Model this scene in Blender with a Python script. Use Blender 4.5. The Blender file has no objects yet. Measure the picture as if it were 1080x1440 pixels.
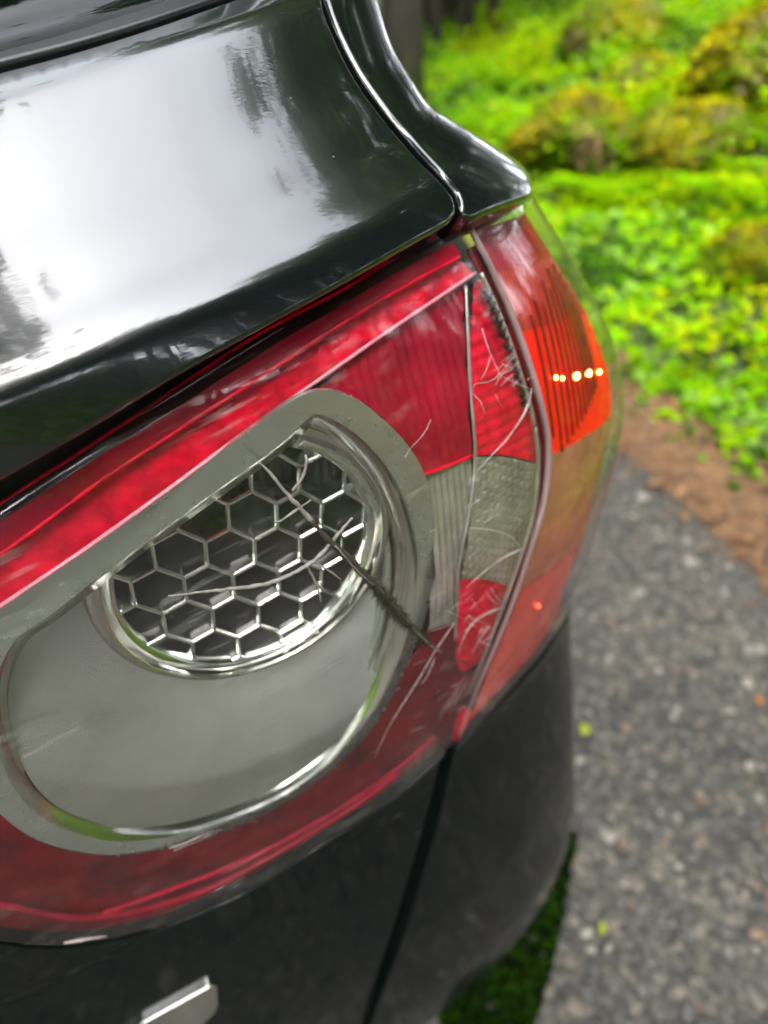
import bpy, bmesh, math, random
import numpy as np
from mathutils import Vector, Matrix, geometry

random.seed(7)
rng = np.random.default_rng(7)
SC = bpy.context.scene
COL = SC.collection
R = math.radians

# ------------------------------------------------------------------ camera, sky, sun, exposure
H = 1.12                      # height of the lens above the path
FPX = 1007.0                  # focal length in photo pixels (1080 wide)
YAW, PIT = R(22), R(35)
CF = np.array([math.sin(YAW) * math.cos(PIT), math.cos(YAW) * math.cos(PIT), -math.sin(PIT)])
CR = np.array([math.cos(YAW), -math.sin(YAW), 0.0])
CU = np.cross(CR, CF)
cam = bpy.data.objects.new('camera', bpy.data.cameras.new('camera'))
COL.objects.link(cam)
cam.data.sensor_fit = 'HORIZONTAL'
cam.data.sensor_width = 36.0
cam.data.lens = 36.0 * FPX / 1080.0
cam.matrix_world = Matrix(((CR[0], CU[0], -CF[0], 0), (CR[1], CU[1], -CF[1], 0), (CR[2], CU[2], -CF[2], H), (0, 0, 0, 1)))
cam.data.clip_start = 0.005
cam.data.clip_end = 500
cam.data.dof.use_dof = True
cam.data.dof.focus_distance = 0.252
cam.data.dof.aperture_fstop = cam.data.lens / 4.4
SC.camera = cam

SUN_EL, SUN_AZ = R(58), R(205)
world = bpy.data.worlds.new('World')
SC.world = world
world.use_nodes = True
wn, wl = world.node_tree.nodes, world.node_tree.links
wn.clear()
sky = wn.new('ShaderNodeTexSky'); sky.sky_type = 'NISHITA'; sky.sun_disc = False
sky.sun_elevation = SUN_EL; sky.sun_rotation = SUN_AZ; sky.air_density = 1.0; sky.dust_density = 3.0
hs = wn.new('ShaderNodeHueSaturation'); hs.inputs['Saturation'].default_value = 0.22; hs.inputs['Value'].default_value = 1.0
wtc = wn.new('ShaderNodeTexCoord')
wnz = wn.new('ShaderNodeTexNoise'); wnz.inputs['Scale'].default_value = 2.6; wnz.inputs['Detail'].default_value = 5
wrp = wn.new('ShaderNodeMapRange'); wrp.inputs[1].default_value = 0.3; wrp.inputs[2].default_value = 0.72
wrp.inputs[3].default_value = 0.85; wrp.inputs[4].default_value = 1.2
wmx = wn.new('ShaderNodeMixRGB'); wmx.blend_type = 'MULTIPLY'; wmx.inputs[0].default_value = 1.0
wbg = wn.new('ShaderNodeBackground'); wbg.inputs['Strength'].default_value = 0.15
wou = wn.new('ShaderNodeOutputWorld')
wl.new(wtc.outputs['Generated'], wnz.inputs['Vector'])
wl.new(wnz.outputs['Fac'], wrp.inputs[0])
wl.new(sky.outputs[0], hs.inputs['Color'])
wl.new(hs.outputs[0], wmx.inputs[1]); wl.new(wrp.outputs[0], wmx.inputs[2])
wl.new(wmx.outputs[0], wbg.inputs['Color']); wl.new(wbg.outputs[0], wou.inputs['Surface'])

sun = bpy.data.objects.new('sun', bpy.data.lights.new('sun', 'SUN'))
COL.objects.link(sun)
sun.data.energy = 0.6; sun.data.angle = R(14); sun.data.color = (1.0, 0.96, 0.88)
sd = Vector((math.sin(SUN_AZ) * math.cos(SUN_EL), math.cos(SUN_AZ) * math.cos(SUN_EL), math.sin(SUN_EL)))
sun.rotation_euler = sd.to_track_quat('Z', 'Y').to_euler()

SC.view_settings.view_transform = 'Standard'
SC.view_settings.look = 'None'
SC.view_settings.exposure = 3.75
SC.view_settings.gamma = 1.0
SC.view_settings.use_curve_mapping = False
SC.cycles.use_denoising = True
SC.cycles.max_bounces = 10
SC.cycles.glossy_bounces = 5
SC.cycles.transparent_max_bounces = 24
SC.cycles.transmission_bounces = 6
SC.cycles.sample_clamp_indirect = 6.0
SC.cycles.caustics_reflective = False
SC.cycles.caustics_refractive = False

# ------------------------------------------------------------------ materials
MATS = {}
def nm(name):
    m = bpy.data.materials.new(name); m.use_nodes = True
    n, l = m.node_tree.nodes, m.node_tree.links
    n.clear()
    o = n.new('ShaderNodeOutputMaterial')
    MATS[name] = m
    return m, n, l, o

def noise(n, l, scale, detail=4, coord='Object', stretch=None, rough=0.55, rot=(0, 0, 0)):
    tc = n.new('ShaderNodeTexCoord')
    t = n.new('ShaderNodeTexNoise'); t.inputs['Scale'].default_value = scale
    t.inputs['Detail'].default_value = detail; t.inputs['Roughness'].default_value = rough
    if stretch:
        mp = n.new('ShaderNodeMapping'); mp.vector_type = 'TEXTURE'; mp.inputs['Scale'].default_value = tuple(1.0 / v for v in stretch); mp.inputs['Rotation'].default_value = rot
        l.new(tc.outputs[coord], mp.inputs['Vector']); l.new(mp.outputs[0], t.inputs['Vector'])
    else:
        l.new(tc.outputs[coord], t.inputs['Vector'])
    return t

def ramp(n, l, src, stops):
    r = n.new('ShaderNodeValToRGB'); l.new(src, r.inputs[0])
    e = r.color_ramp.elements
    while len(e) < len(stops): e.new(0.5)
    for k, (p, c) in enumerate(stops):
        e[k].position = p; e[k].color = (c[0], c[1], c[2], 1)
    return r

def princ(name, col, rough=0.4, metal=0.0, coat=0.0, var=0.15, vscale=30, bump=0.0, bscale=200, spec=0.5,
          roughvar=0.0, rscale=40, ior=1.5, stretch=None, rot=(0, 0, 0), transl=0.0, emit=None, coat_rough=0.03):
    m, n, l, o = nm(name)
    p = n.new('ShaderNodeBsdfPrincipled')
    p.inputs['Metallic'].default_value = metal
    p.inputs['Roughness'].default_value = rough
    p.inputs['Specular IOR Level'].default_value = spec
    p.inputs['IOR'].default_value = ior
    p.inputs['Coat Weight'].default_value = coat
    p.inputs['Coat Roughness'].default_value = coat_rough
    t = noise(n, l, vscale, stretch=stretch, rot=rot)
    a = tuple(max(0, c * (1 - var)) for c in col); b = tuple(min(1, c * (1 + var)) for c in col)
    rp = ramp(n, l, t.outputs['Fac'], [(0.3, a), (0.7, b)])
    l.new(rp.outputs[0], p.inputs['Base Color'])
    if roughvar:
        t2 = noise(n, l, rscale, stretch=stretch, rot=rot)
        mr = n.new('ShaderNodeMapRange'); mr.inputs[1].default_value = 0.3; mr.inputs[2].default_value = 0.7
        mr.inputs[3].default_value = max(0.0, rough - roughvar); mr.inputs[4].default_value = rough + roughvar
        l.new(t2.outputs['Fac'], mr.inputs[0]); l.new(mr.outputs[0], p.inputs['Roughness'])
    if bump:
        t3 = noise(n, l, bscale, stretch=stretch, rot=rot)
        bp = n.new('ShaderNodeBump'); bp.inputs['Strength'].default_value = bump; bp.inputs['Distance'].default_value = 0.002
        l.new(t3.outputs['Fac'], bp.inputs['Height']); l.new(bp.outputs[0], p.inputs['Normal'])
    if emit:
        p.inputs['Emission Color'].default_value = (*emit[0], 1); p.inputs['Emission Strength'].default_value = emit[1]
    if transl:
        tr = n.new('ShaderNodeBsdfTranslucent'); l.new(rp.outputs[0], tr.inputs['Color'])
        mx = n.new('ShaderNodeMixShader'); mx.inputs[0].default_value = transl
        l.new(p.outputs[0], mx.inputs[1]); l.new(tr.outputs[0], mx.inputs[2]); l.new(mx.outputs[0], o.inputs[0])
    else:
        l.new(p.outputs[0], o.inputs[0])
    return m

def lens_mat(name, tint, haze=0.05, hazecol=(0.6, 0.6, 0.58), rough=0.02, bump=0.02, wisp=0.0):
    """thin plastic sheet: tinted see-through with a mirror-like skin and a film of grime"""
    m, n, l, o = nm(name)
    tr = n.new('ShaderNodeBsdfTransparent'); tr.inputs[0].default_value = (*tint, 1)
    gl = n.new('ShaderNodeBsdfGlossy')
    df = n.new('ShaderNodeBsdfDiffuse'); df.inputs[0].default_value = (*hazecol, 1)
    geo = n.new('ShaderNodeNewGeometry')
    ior = n.new('ShaderNodeMapRange'); ior.inputs[3].default_value = 1.5; ior.inputs[4].default_value = 1 / 1.5
    l.new(geo.outputs['Backfacing'], ior.inputs[0])
    fr = n.new('ShaderNodeFresnel'); l.new(ior.outputs[0], fr.inputs['IOR'])
    t = noise(n, l, 60, stretch=(1, 1, 2.5), rot=(0, -0.26, 0))
    mr = n.new('ShaderNodeMapRange'); mr.inputs[1].default_value = 0.35; mr.inputs[2].default_value = 0.75
    mr.inputs[3].default_value = haze * 0.4; mr.inputs[4].default_value = haze * 1.7
    l.new(t.outputs['Fac'], mr.inputs[0])
    # fine wiping scratches, brushed sideways
    t2 = noise(n, l, 260, detail=3, stretch=(0.12, 0.12, 1.6), rot=(0, -0.26, 0))
    r2 = n.new('ShaderNodeMapRange'); r2.inputs[1].default_value = 0.45; r2.inputs[2].default_value = 0.75
    r2.inputs[3].default_value = rough; r2.inputs[4].default_value = rough + 0.12
    l.new(t2.outputs['Fac'], r2.inputs[0]); l.new(r2.outputs[0], gl.inputs['Roughness'])
    bp = n.new('ShaderNodeBump'); bp.inputs['Strength'].default_value = bump; bp.inputs['Distance'].default_value = 0.001
    l.new(t2.outputs['Fac'], bp.inputs['Height'])
    l.new(bp.outputs[0], gl.inputs['Normal'])
    fac = mr.outputs[0]
    if wisp:   # pale sky reflections painted into the haze as patchy wisps
        w1 = noise(n, l, 330, detail=4, stretch=(0.07, 0.3, 1.0), rot=(0, -0.24, 0), rough=0.62)
        w2 = noise(n, l, 19, detail=3)
        a1 = n.new('ShaderNodeMapRange'); a1.inputs[1].default_value = 0.53; a1.inputs[2].default_value = 0.72
        a2 = n.new('ShaderNodeMapRange'); a2.inputs[1].default_value = 0.50; a2.inputs[2].default_value = 0.66
        l.new(w1.outputs['Fac'], a1.inputs[0]); l.new(w2.outputs['Fac'], a2.inputs[0])
        mu = n.new('ShaderNodeMath'); mu.operation = 'MULTIPLY'; l.new(a1.outputs[0], mu.inputs[0]); l.new(a2.outputs[0], mu.inputs[1])
        ma = n.new('ShaderNodeMath'); ma.operation = 'MULTIPLY_ADD'; ma.inputs[1].default_value = wisp
        l.new(mu.outputs[0], ma.inputs[0]); l.new(mr.outputs[0], ma.inputs[2]); fac = ma.outputs[0]
    m1 = n.new('ShaderNodeMixShader'); l.new(fac, m1.inputs[0]); l.new(tr.outputs[0], m1.inputs[1]); l.new(df.outputs[0], m1.inputs[2])
    m2 = n.new('ShaderNodeMixShader'); l.new(fr.outputs[0], m2.inputs[0]); l.new(m1.outputs[0], m2.inputs[1]); l.new(gl.outputs[0], m2.inputs[2])
    l.new(m2.outputs[0], o.inputs[0])
    return m

def emis(name, col, s):
    m, n, l, o = nm(name)
    e = n.new('ShaderNodeEmission'); e.inputs[0].default_value = (*col, 1); e.inputs[1].default_value = s
    l.new(e.outputs[0], o.inputs[0])
    return m

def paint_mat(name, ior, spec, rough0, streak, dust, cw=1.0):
    """black paint under clear coat, with wash marks and dust specks; low panels use a copy with dimmed reflections"""
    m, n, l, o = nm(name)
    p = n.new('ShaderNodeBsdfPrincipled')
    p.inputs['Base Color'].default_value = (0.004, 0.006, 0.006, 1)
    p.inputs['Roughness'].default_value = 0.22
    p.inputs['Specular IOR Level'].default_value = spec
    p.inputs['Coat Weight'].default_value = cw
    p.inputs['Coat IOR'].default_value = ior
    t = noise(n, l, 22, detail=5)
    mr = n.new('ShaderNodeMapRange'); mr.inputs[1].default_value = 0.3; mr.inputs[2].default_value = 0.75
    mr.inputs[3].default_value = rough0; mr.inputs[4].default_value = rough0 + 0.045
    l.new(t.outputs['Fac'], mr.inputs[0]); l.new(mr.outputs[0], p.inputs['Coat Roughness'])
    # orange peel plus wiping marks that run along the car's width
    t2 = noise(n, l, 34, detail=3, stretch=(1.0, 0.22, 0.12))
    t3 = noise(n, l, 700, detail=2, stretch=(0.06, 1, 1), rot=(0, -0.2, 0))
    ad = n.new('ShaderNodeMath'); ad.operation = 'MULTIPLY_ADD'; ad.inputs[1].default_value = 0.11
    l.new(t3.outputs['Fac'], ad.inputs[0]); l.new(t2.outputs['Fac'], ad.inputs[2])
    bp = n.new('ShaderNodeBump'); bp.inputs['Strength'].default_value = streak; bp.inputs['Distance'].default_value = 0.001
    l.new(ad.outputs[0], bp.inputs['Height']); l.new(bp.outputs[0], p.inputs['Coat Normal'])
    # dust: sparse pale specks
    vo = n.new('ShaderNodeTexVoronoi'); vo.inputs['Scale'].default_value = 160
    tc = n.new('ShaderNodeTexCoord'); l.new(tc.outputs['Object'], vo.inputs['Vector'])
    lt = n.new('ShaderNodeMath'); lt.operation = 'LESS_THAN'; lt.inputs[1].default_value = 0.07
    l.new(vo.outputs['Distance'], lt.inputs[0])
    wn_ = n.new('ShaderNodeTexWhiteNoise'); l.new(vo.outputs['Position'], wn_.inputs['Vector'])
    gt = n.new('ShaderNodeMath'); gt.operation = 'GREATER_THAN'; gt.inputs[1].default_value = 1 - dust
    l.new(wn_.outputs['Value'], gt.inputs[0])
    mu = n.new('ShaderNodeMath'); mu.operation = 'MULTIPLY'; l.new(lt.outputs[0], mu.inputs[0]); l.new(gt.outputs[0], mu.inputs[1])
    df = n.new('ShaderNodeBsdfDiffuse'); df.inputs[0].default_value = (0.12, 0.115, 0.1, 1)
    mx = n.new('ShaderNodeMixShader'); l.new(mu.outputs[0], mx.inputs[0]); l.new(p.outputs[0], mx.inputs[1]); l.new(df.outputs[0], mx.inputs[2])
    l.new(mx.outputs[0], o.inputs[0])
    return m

PAINT = paint_mat('black_paint', 1.56, 0.45, 0.012, 0.13, 0.08)
PAINT_DIM = paint_mat('dimmed_black_paint', 1.45, 0.02, 0.008, 0.02, 0.15, 0.30)  # same paint, coat weakened to imitate the shaded surroundings it should reflect
BLACK = princ('black_rubber', (0.006, 0.006, 0.006), 0.55, var=0.3, bump=0.1)
SEAL = princ('gasket_rubber', (0.012, 0.013, 0.013), 0.35, var=0.3)
GLASSW = princ('tinted_window', (0.003, 0.005, 0.004), 0.02, var=0.3, spec=0.22)
CHROME = princ('chrome', (0.68, 0.69, 0.67), 0.14, 1.0, var=0.05)
SATIN = princ('satin_bezel', (0.52, 0.57, 0.52), 0.27, 0.88, var=0.06, roughvar=0.05)
BEVEL = princ('bright_bezel', (0.58, 0.58, 0.53), 0.16, 1.0, var=0.05)
DISH = princ('silver_dish', (0.52, 0.53, 0.51), 0.36, 1.0, var=0.10, bump=0.5, bscale=2600, roughvar=0.06)
DARKRIB = princ('dark_ribbed_plastic', (0.035, 0.036, 0.033), 0.4, 0.0, var=0.35, spec=0.4)
REDD = princ('red_plastic', (0.34, 0.001, 0.022), 0.18, var=0.3, vscale=45, spec=0.12, transl=0.2)
REDB = princ('bright_red_plastic', (0.72, 0.001, 0.030), 0.18, var=0.35, vscale=120, spec=0.12, transl=0.25)
REDL = princ('deep_red_plastic', (0.13, 0.001, 0.005), 0.25, var=0.6, vscale=28, spec=0.12, transl=0.15)
CLEARRIB = princ('clear_ribbed_plastic', (0.40, 0.36, 0.33), 0.12, 0.6, var=0.3, vscale=60)
LENS = lens_mat('clear_lens', (0.97, 0.97, 0.96), haze=0.012, wisp=0.30)
LENSR = lens_mat('red_lens', (0.95, 0.10, 0.14), haze=0.05, hazecol=(0.55, 0.10, 0.14))
LENSS = lens_mat('hazed_clear_lens', (0.98, 0.94, 0.92), haze=0.014, hazecol=(0.6, 0.5, 0.46))
RIM = princ('pale_lens_rim', (0.34, 0.23, 0.23), 0.25, var=0.12, transl=0.3)
CRACK = princ('crack_white', (0.42, 0.36, 0.35), 0.35, var=0.3, vscale=400)

# ------------------------------------------------------------------ helpers
def link(name, me, mat=None, parent=None, smooth=True):
    o = bpy.data.objects.new(name, me); COL.objects.link(o)
    if mat and not me.materials: me.materials.append(mat)
    if smooth: me.polygons.foreach_set('use_smooth', [True] * len(me.polygons))
    if parent: o.parent = parent
    return o

def mesh(name, V, Fs, mat=None, parent=None, smooth=True):
    me = bpy.data.meshes.new(name)
    me.from_pydata([tuple(map(float, v)) for v in V], [], [tuple(int(i) for i in f) for f in Fs])
    me.update()
    return link(name, me, mat, parent, smooth)

def empty(name, loc=(0, 0, 0)):
    o = bpy.data.objects.new(name, None); COL.objects.link(o); o.location = loc
    o.empty_display_size = 0.05
    return o

def tag(o, label=None, cat=None, group=None, kind=None):
    if label: o['label'] = label
    if cat: o['category'] = cat
    if group: o['group'] = group
    if kind: o['kind'] = kind
    return o

def crs(pts, step=8.0, closed=False):
    """Catmull-Rom through 2-D or 3-D points, resampled every `step`"""
    P = [np.array(p, float) for p in pts]
    if closed: P = [P[-1]] + P + [P[0], P[1]]
    else: P = [2 * P[0] - P[1]] + P + [2 * P[-1] - P[-2]]
    out = []
    for i in range(1, len(P) - 2):
        p0, p1, p2, p3 = P[i - 1:i + 3]
        k = max(1, int(np.linalg.norm(p2 - p1) / step))
        for j in range(k):
            t = j / k
            out.append(0.5 * ((2 * p1) + (-p0 + p2) * t + (2 * p0 - 5 * p1 + 4 * p2 - p3) * t * t + (-p0 + 3 * p1 - 3 * p2 + p3) * t ** 3))
    if not closed: out.append(P[-2])
    return np.array(out)

def rays(px):
    px = np.atleast_2d(np.asarray(px, float))
    return CF + ((px[:, :1] - 540) / FPX) * CR + ((720 - px[:, 1:2]) / FPX) * CU

# ------------------------------------------------------------------ the car's skin: height profiles and a rounded corner
ZG = np.arange(-1.15, 0.7, 0.0005)
SH = 0.20                                     # waistline rises towards the corner
def table(pts, sig):
    pts = sorted(pts)
    v = np.interp(ZG, [p[0] for p in pts], [p[1] for p in pts])
    k = np.arange(-4 * sig, 4 * sig + 1e-9, 0.0005); w = np.exp(-0.5 * (k / sig) ** 2); w /= w.sum()
    return np.convolve(np.pad(v, len(k) // 2, mode='edge'), w, 'valid')[:len(ZG)]
PROF = {
    'body': table([(0.6, 0.60), (0.10, 0.345), (-0.004, 0.292), (-0.016, 0.257), (-0.073, 0.199), (-0.079, 0.1945), (-0.11, 0.196), (-0.3, 0.21)], 0.0020),
    'lens': table([(0.6, 0.7), (0.0, 0.262), (-0.06, 0.224), (-0.085, 0.212), (-0.105, 0.206), (-0.16, 0.2005), (-0.22, 0.2), (-0.28, 0.2015), (-0.33, 0.206),
                   (-0.38, 0.213), (-0.45, 0.216), (-0.60, 0.222), (-0.75, 0.236), (-0.9, 0.26), (-1.1, 0.29)], 0.012),
}
PROF['sil'] = np.where(ZG > -0.075, PROF['body'], PROF['lens'])
EA, EB, CS = 0.30, 0.16, 0.22

def kz(x): return SH * np.clip(x, -0.5, 0.3)
def gfun(p, prof, xs, dl=0.0):
    ze = p[..., 2] - H - kz(p[..., 0])
    y0 = np.interp(ze, ZG, PROF[prof]); xv = np.interp(ze, ZG, xs) if isinstance(xs, np.ndarray) else xs
    qx = np.maximum(p[..., 0] - (xv - EA), 0) / (EA - dl)
    qy = np.maximum(y0 + EB - p[..., 1], 0) / (EB - dl)
    return qx * qx + qy * qy - 1, ze
SIL = [(530, 0), (540, 32), (560, 82), (585, 120), (620, 160), (655, 187), (700, 214), (728, 238), (747, 270), (762, 295), (790, 340), (820, 388), (846, 440),
       (868, 500), (877, 545), (876, 590), (866, 650), (848, 715), (826, 785), (802, 858), (803, 900), (806, 980), (807, 1080), (806, 1150),
       (790, 1215), (760, 1290), (725, 1365), (685, 1440), (640, 1540)]
T = np.linspace(0.05, 1.6, 1600)
zt, xt = [], []
for d in rays(SIL):
    P = T[:, None] * d + np.array([0, 0, H])
    lo, hi = -0.1, 0.6
    for _ in range(40):
        mid = (lo + hi) / 2
        g, ze = gfun(P, 'sil', mid)
        if g.min() < 0: hi = mid
        else: lo = mid
    zt.append(ze[g.argmin()]); xt.append(hi)
SILT = sorted(zip(zt, xt))
XS = table(SILT, 0.006)
XC = XS.copy()
for it in range(5):          # correct for the lean of the silhouette itself
    corr = []
    for d in rays(SIL):
        P = T[:, None] * d + np.array([0, 0, H])
        lo, hi = -0.1, 0.1
        for _ in range(30):
            mid = (lo + hi) / 2
            g, ze = gfun(P, 'sil', XS + mid)
            if g.min() < 0: hi = mid
            else: lo = mid
        corr.append((ze[g.argmin()], hi))
    corr.sort()
    XS = XS + 0.8 * table(corr, 0.006)
XSM = XS

def surf(uz, prof='lens', dl=0.0):
    uz = np.atleast_2d(np.asarray(uz, float)); u, ze = uz[:, 0], uz[:, 1]
    dl = np.broadcast_to(dl, u.shape)
    y0 = np.interp(ze, ZG, PROF[prof]); xs = np.interp(ze, ZG, XSM); x0 = xs - EA
    th = np.clip(u / CS, 0, math.pi / 2)
    x = np.where(u < 0, x0 + u, x0 + (EA - dl) * np.sin(th))
    y = y0 + EB - (EB - dl) * np.cos(th) + np.maximum(u - CS * math.pi / 2, 0)
    return np.stack([x, y, ze + kz(x) + H], 1)

def hit(px, prof='lens', dl=0.0):
    """photo pixels -> points on the car's skin, as (u, zeta)"""
    px = np.atleast_2d(np.asarray(px, float))
    D = rays(px); out = np.zeros((len(px), 2))
    for i, d in enumerate(D):
        t = np.linspace(0.12, 0.9, 500)
        g, ze = gfun(t[:, None] * d + np.array([0, 0, H]), prof, XSM, dl)
        k = np.argmax(g < 0) if (g < 0).any() else g.argmin()
        t0, t1 = t[max(k - 1, 0)], t[k]
        if (g < 0).any():
            for _ in range(24):
                tm = (t0 + t1) / 2
                gm, ze = gfun((tm * d + np.array([0, 0, H]))[None], prof, XSM, dl)
                if gm[0] < 0: t1 = tm
                else: t0 = tm
        p = t1 * d + np.array([0, 0, H])
        gm, ze = gfun(p[None], prof, XSM, dl)
        z = ze[0]; x0 = np.interp(z, ZG, XSM) - EA; y0 = np.interp(z, ZG, PROF[prof])
        if p[0] < x0: out[i] = (p[0] - x0, z)
        else: out[i] = (CS * math.atan2((p[0] - x0) / (EA - dl), max(0, y0 + EB - p[1]) / (EB - dl)), z)
    return out

def P3(px, prof='lens', dl=0.0):
    return surf(hit(px, prof, dl), prof, dl)

def fill(loops, du, dz):
    """triangulate an outline (with holes) in (u, zeta) with an even inner grid"""
    allv, edges = [], []
    for L in loops:
        b = len(allv); nL = len(L)
        allv += [tuple(p) for p in L]
        edges += [(b + i, b + (i + 1) % nL) for i in range(nL)]
    A = np.array(allv)
    def inside(q):
        c = np.zeros(len(q), bool)
        for L in loops:
            L = np.asarray(L); x1, y1 = L[:, 0], L[:, 1]; x2, y2 = np.roll(x1, -1), np.roll(y1, -1)
            for a, b_, c_, d_ in zip(x1, y1, x2, y2):
                m = ((b_ > q[:, 1]) != (d_ > q[:, 1]))
                if abs(d_ - b_) > 1e-12:
                    c ^= m & (q[:, 0] < (c_ - a) * (q[:, 1] - b_) / (d_ - b_) + a)
        return c
    gx = np.arange(A[:, 0].min() + du * .5, A[:, 0].max(), du); gy = np.arange(A[:, 1].min() + dz * .5, A[:, 1].max(), dz)
    G = np.stack(np.meshgrid(gx, gy), -1).reshape(-1, 2)
    G = G[inside(G)]
    # keep clear of the outline
    if len(G):
        keep = np.ones(len(G), bool)
        for p in A:
            keep &= ((G[:, 0] - p[0]) / du) ** 2 + ((G[:, 1] - p[1]) / dz) ** 2 > 0.2
        G = G[keep]
    pts = np.vstack([A, G]) if len(G) else A
    S = 1000.0
    res = geometry.delaunay_2d_cdt([Vector((p[0] * S, p[1] * S)) for p in pts], edges, [], 0, 1e-4)
    V = np.array([(v.x / S, v.y / S) for v in res[0]])
    orig = res[3]
    idx = {}
    for new, lst in enumerate(orig):
        for o_ in lst: idx[o_] = new
    nb = []
    b = 0
    for L in loops:
        nb.append([idx[b + i] for i in range(len(L))]); b += len(L)
    tri = np.array([tuple(f) for f in res[2]])
    tri = tri[inside(V[tri].mean(1))]
    return V, [tuple(map(int, f)) for f in tri], nb

def patch(name, loops, mat, parent=None, prof='lens', dl=0.0, du=0.006, dz=0.005, flange=None, dfun=None, holes_flange=False, warp=None):
    """skin panel from outlines in (u, zeta); flange = (edge radius, depth) rolls the rim inwards"""
    if not isinstance(loops, list): loops = [loops]
    V, Fs, nb = fill(loops, du, dz)
    d = dl + (dfun(V) if dfun is not None else 0.0)
    X = surf(V, prof, d)
    # outward normals of the true surface
    def nrm(Q, f):
        e = 1e-4
        n_ = np.cross(f(Q + [e, 0]) - f(Q - [e, 0]), f(Q + [0, e]) - f(Q - [0, e]))
        return n_ / (np.linalg.norm(n_, axis=1)[:, None] + 1e-12)
    base = lambda Q: surf(Q, prof, dl)
    N = nrm(V, base)
    if warp is not None:
        wf = lambda Q: base(Q) + nrm(Q, base) * warp(base(Q))[:, None]
        X = wf(V); N = nrm(V, wf)
    NN = [*N]
    F2 = []
    for f in Fs:
        fn = np.cross(X[f[1]] - X[f[0]], X[f[2]] - X[f[0]])
        F2.append(f if np.dot(fn, N[list(f)].mean(0)) >= 0 else tuple(reversed(f)))
    VV = [*X]
    if flange:
        r, depth = flange
        for li, L in enumerate(nb):
            if li > 0 and not holes_flange: continue
            Lp = X[L]; n = N[L]
            tan = np.roll(Lp, -1, 0) - np.roll(Lp, 1, 0); tan /= np.linalg.norm(tan, axis=1)[:, None] + 1e-12
            o = np.cross(tan, n); o /= np.linalg.norm(o, axis=1)[:, None] + 1e-12
            cen = V[L].mean(0)
            area = 0.5 * np.sum(V[L][:, 0] * np.roll(V[L][:, 1], -1) - np.roll(V[L][:, 0], -1) * V[L][:, 1])
            if area < 0: o = -o
            if li > 0: o = -o
            prev = L
            rows = [(r * math.sin(a), -r * (1 - math.cos(a)), a) for a in np.linspace(0, math.pi / 2, 6)[1:]] + [(r, -r - depth * 0.3, math.pi / 2), (r, -r - depth, math.pi / 2)]
            for (oo, nn, an) in rows:
                b = len(VV)
                VV += [*(Lp + o * oo + n * nn)]
                NN += [*(n * math.cos(an) + o * math.sin(an))]
                cur = list(range(b, b + len(L)))
                for i in range(len(L)):
                    j = (i + 1) % len(L)
                    q = (prev[i], prev[j], cur[j], cur[i])
                    fq = np.cross(VV[q[1]] - VV[q[0]], VV[q[3]] - VV[q[0]])
                    F2.append(q if fq @ (NN[q[0]] + NN[q[2]]) > 0 else tuple(reversed(q)))
                prev = cur
    ob = mesh(name, VV, F2, mat, parent)
    if dfun is None:
        ob.data.normals_split_custom_set_from_vertices([tuple(map(float, v)) for v in NN])
    return ob

def tube(name, pts, rad, mat, parent=None, seg=8, flat=1.0):
    """swept round bar through 3-D points; rad may be one number or one per point"""
    P = np.asarray(pts, float); n = len(P)
    rr = np.broadcast_to(rad, (n,))
    V, Fs = [], []
    T_ = np.gradient(P, axis=0); T_ /= np.linalg.norm(T_, axis=1)[:, None] + 1e-12
    ref = np.array([0.13, -0.9, 0.4])
    for i in range(n):
        a = np.cross(T_[i], ref); a /= np.linalg.norm(a) + 1e-12
        b = np.cross(T_[i], a)
        for k in range(seg):
            w = 2 * math.pi * k / seg
            V.append(P[i] + rr[i] * (a * math.cos(w) + b * math.sin(w) * flat))
    for i in range(n - 1):
        for k in range(seg):
            k2 = (k + 1) % seg
            Fs.append((i * seg + k, i * seg + k2, (i + 1) * seg + k2, (i + 1) * seg + k))
    Fs.append(tuple(range(seg))[::-1]); Fs.append(tuple((n - 1) * seg + k for k in range(seg)))
    return mesh(name, V, Fs, mat, parent)

def joinp(*segs):
    out = []
    for s in segs:
        s = np.asarray(s)
        if out and np.linalg.norm(out[-1][-1] - s[0]) < 1e-6: s = s[1:]
        out.append(s)
    return np.vstack(out)
def dens(pts, step):
    """straight-line resample in (u, zeta)"""
    out = []
    for a, b in zip(pts[:-1], pts[1:]):
        a, b = np.array(a), np.array(b); k = max(1, int(np.linalg.norm(b - a) / step))
        out += [a + (b - a) * i / k for i in range(k)]
    return np.array(out + [np.array(pts[-1])])
def hp(pts, prof='lens', dl=0.0, step=9.0):
    return hit(crs(pts, step), prof, dl)

#@@CAR
# ------------------------------------------------------------------ the parked car
car = empty('parked_car', (-0.55, 2.2, 0))
tag(car, 'glossy black parked car with a cracked red tail lamp lit at the corner', 'car')
car_inv = Matrix.Translation((0.55, -2.2, 0))
def own(o):
    """parent a part built in place"""
    o.parent = car; o.matrix_parent_inverse = car_inv
    return o

UL = -1.05                                     # left end of the tailgate
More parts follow.
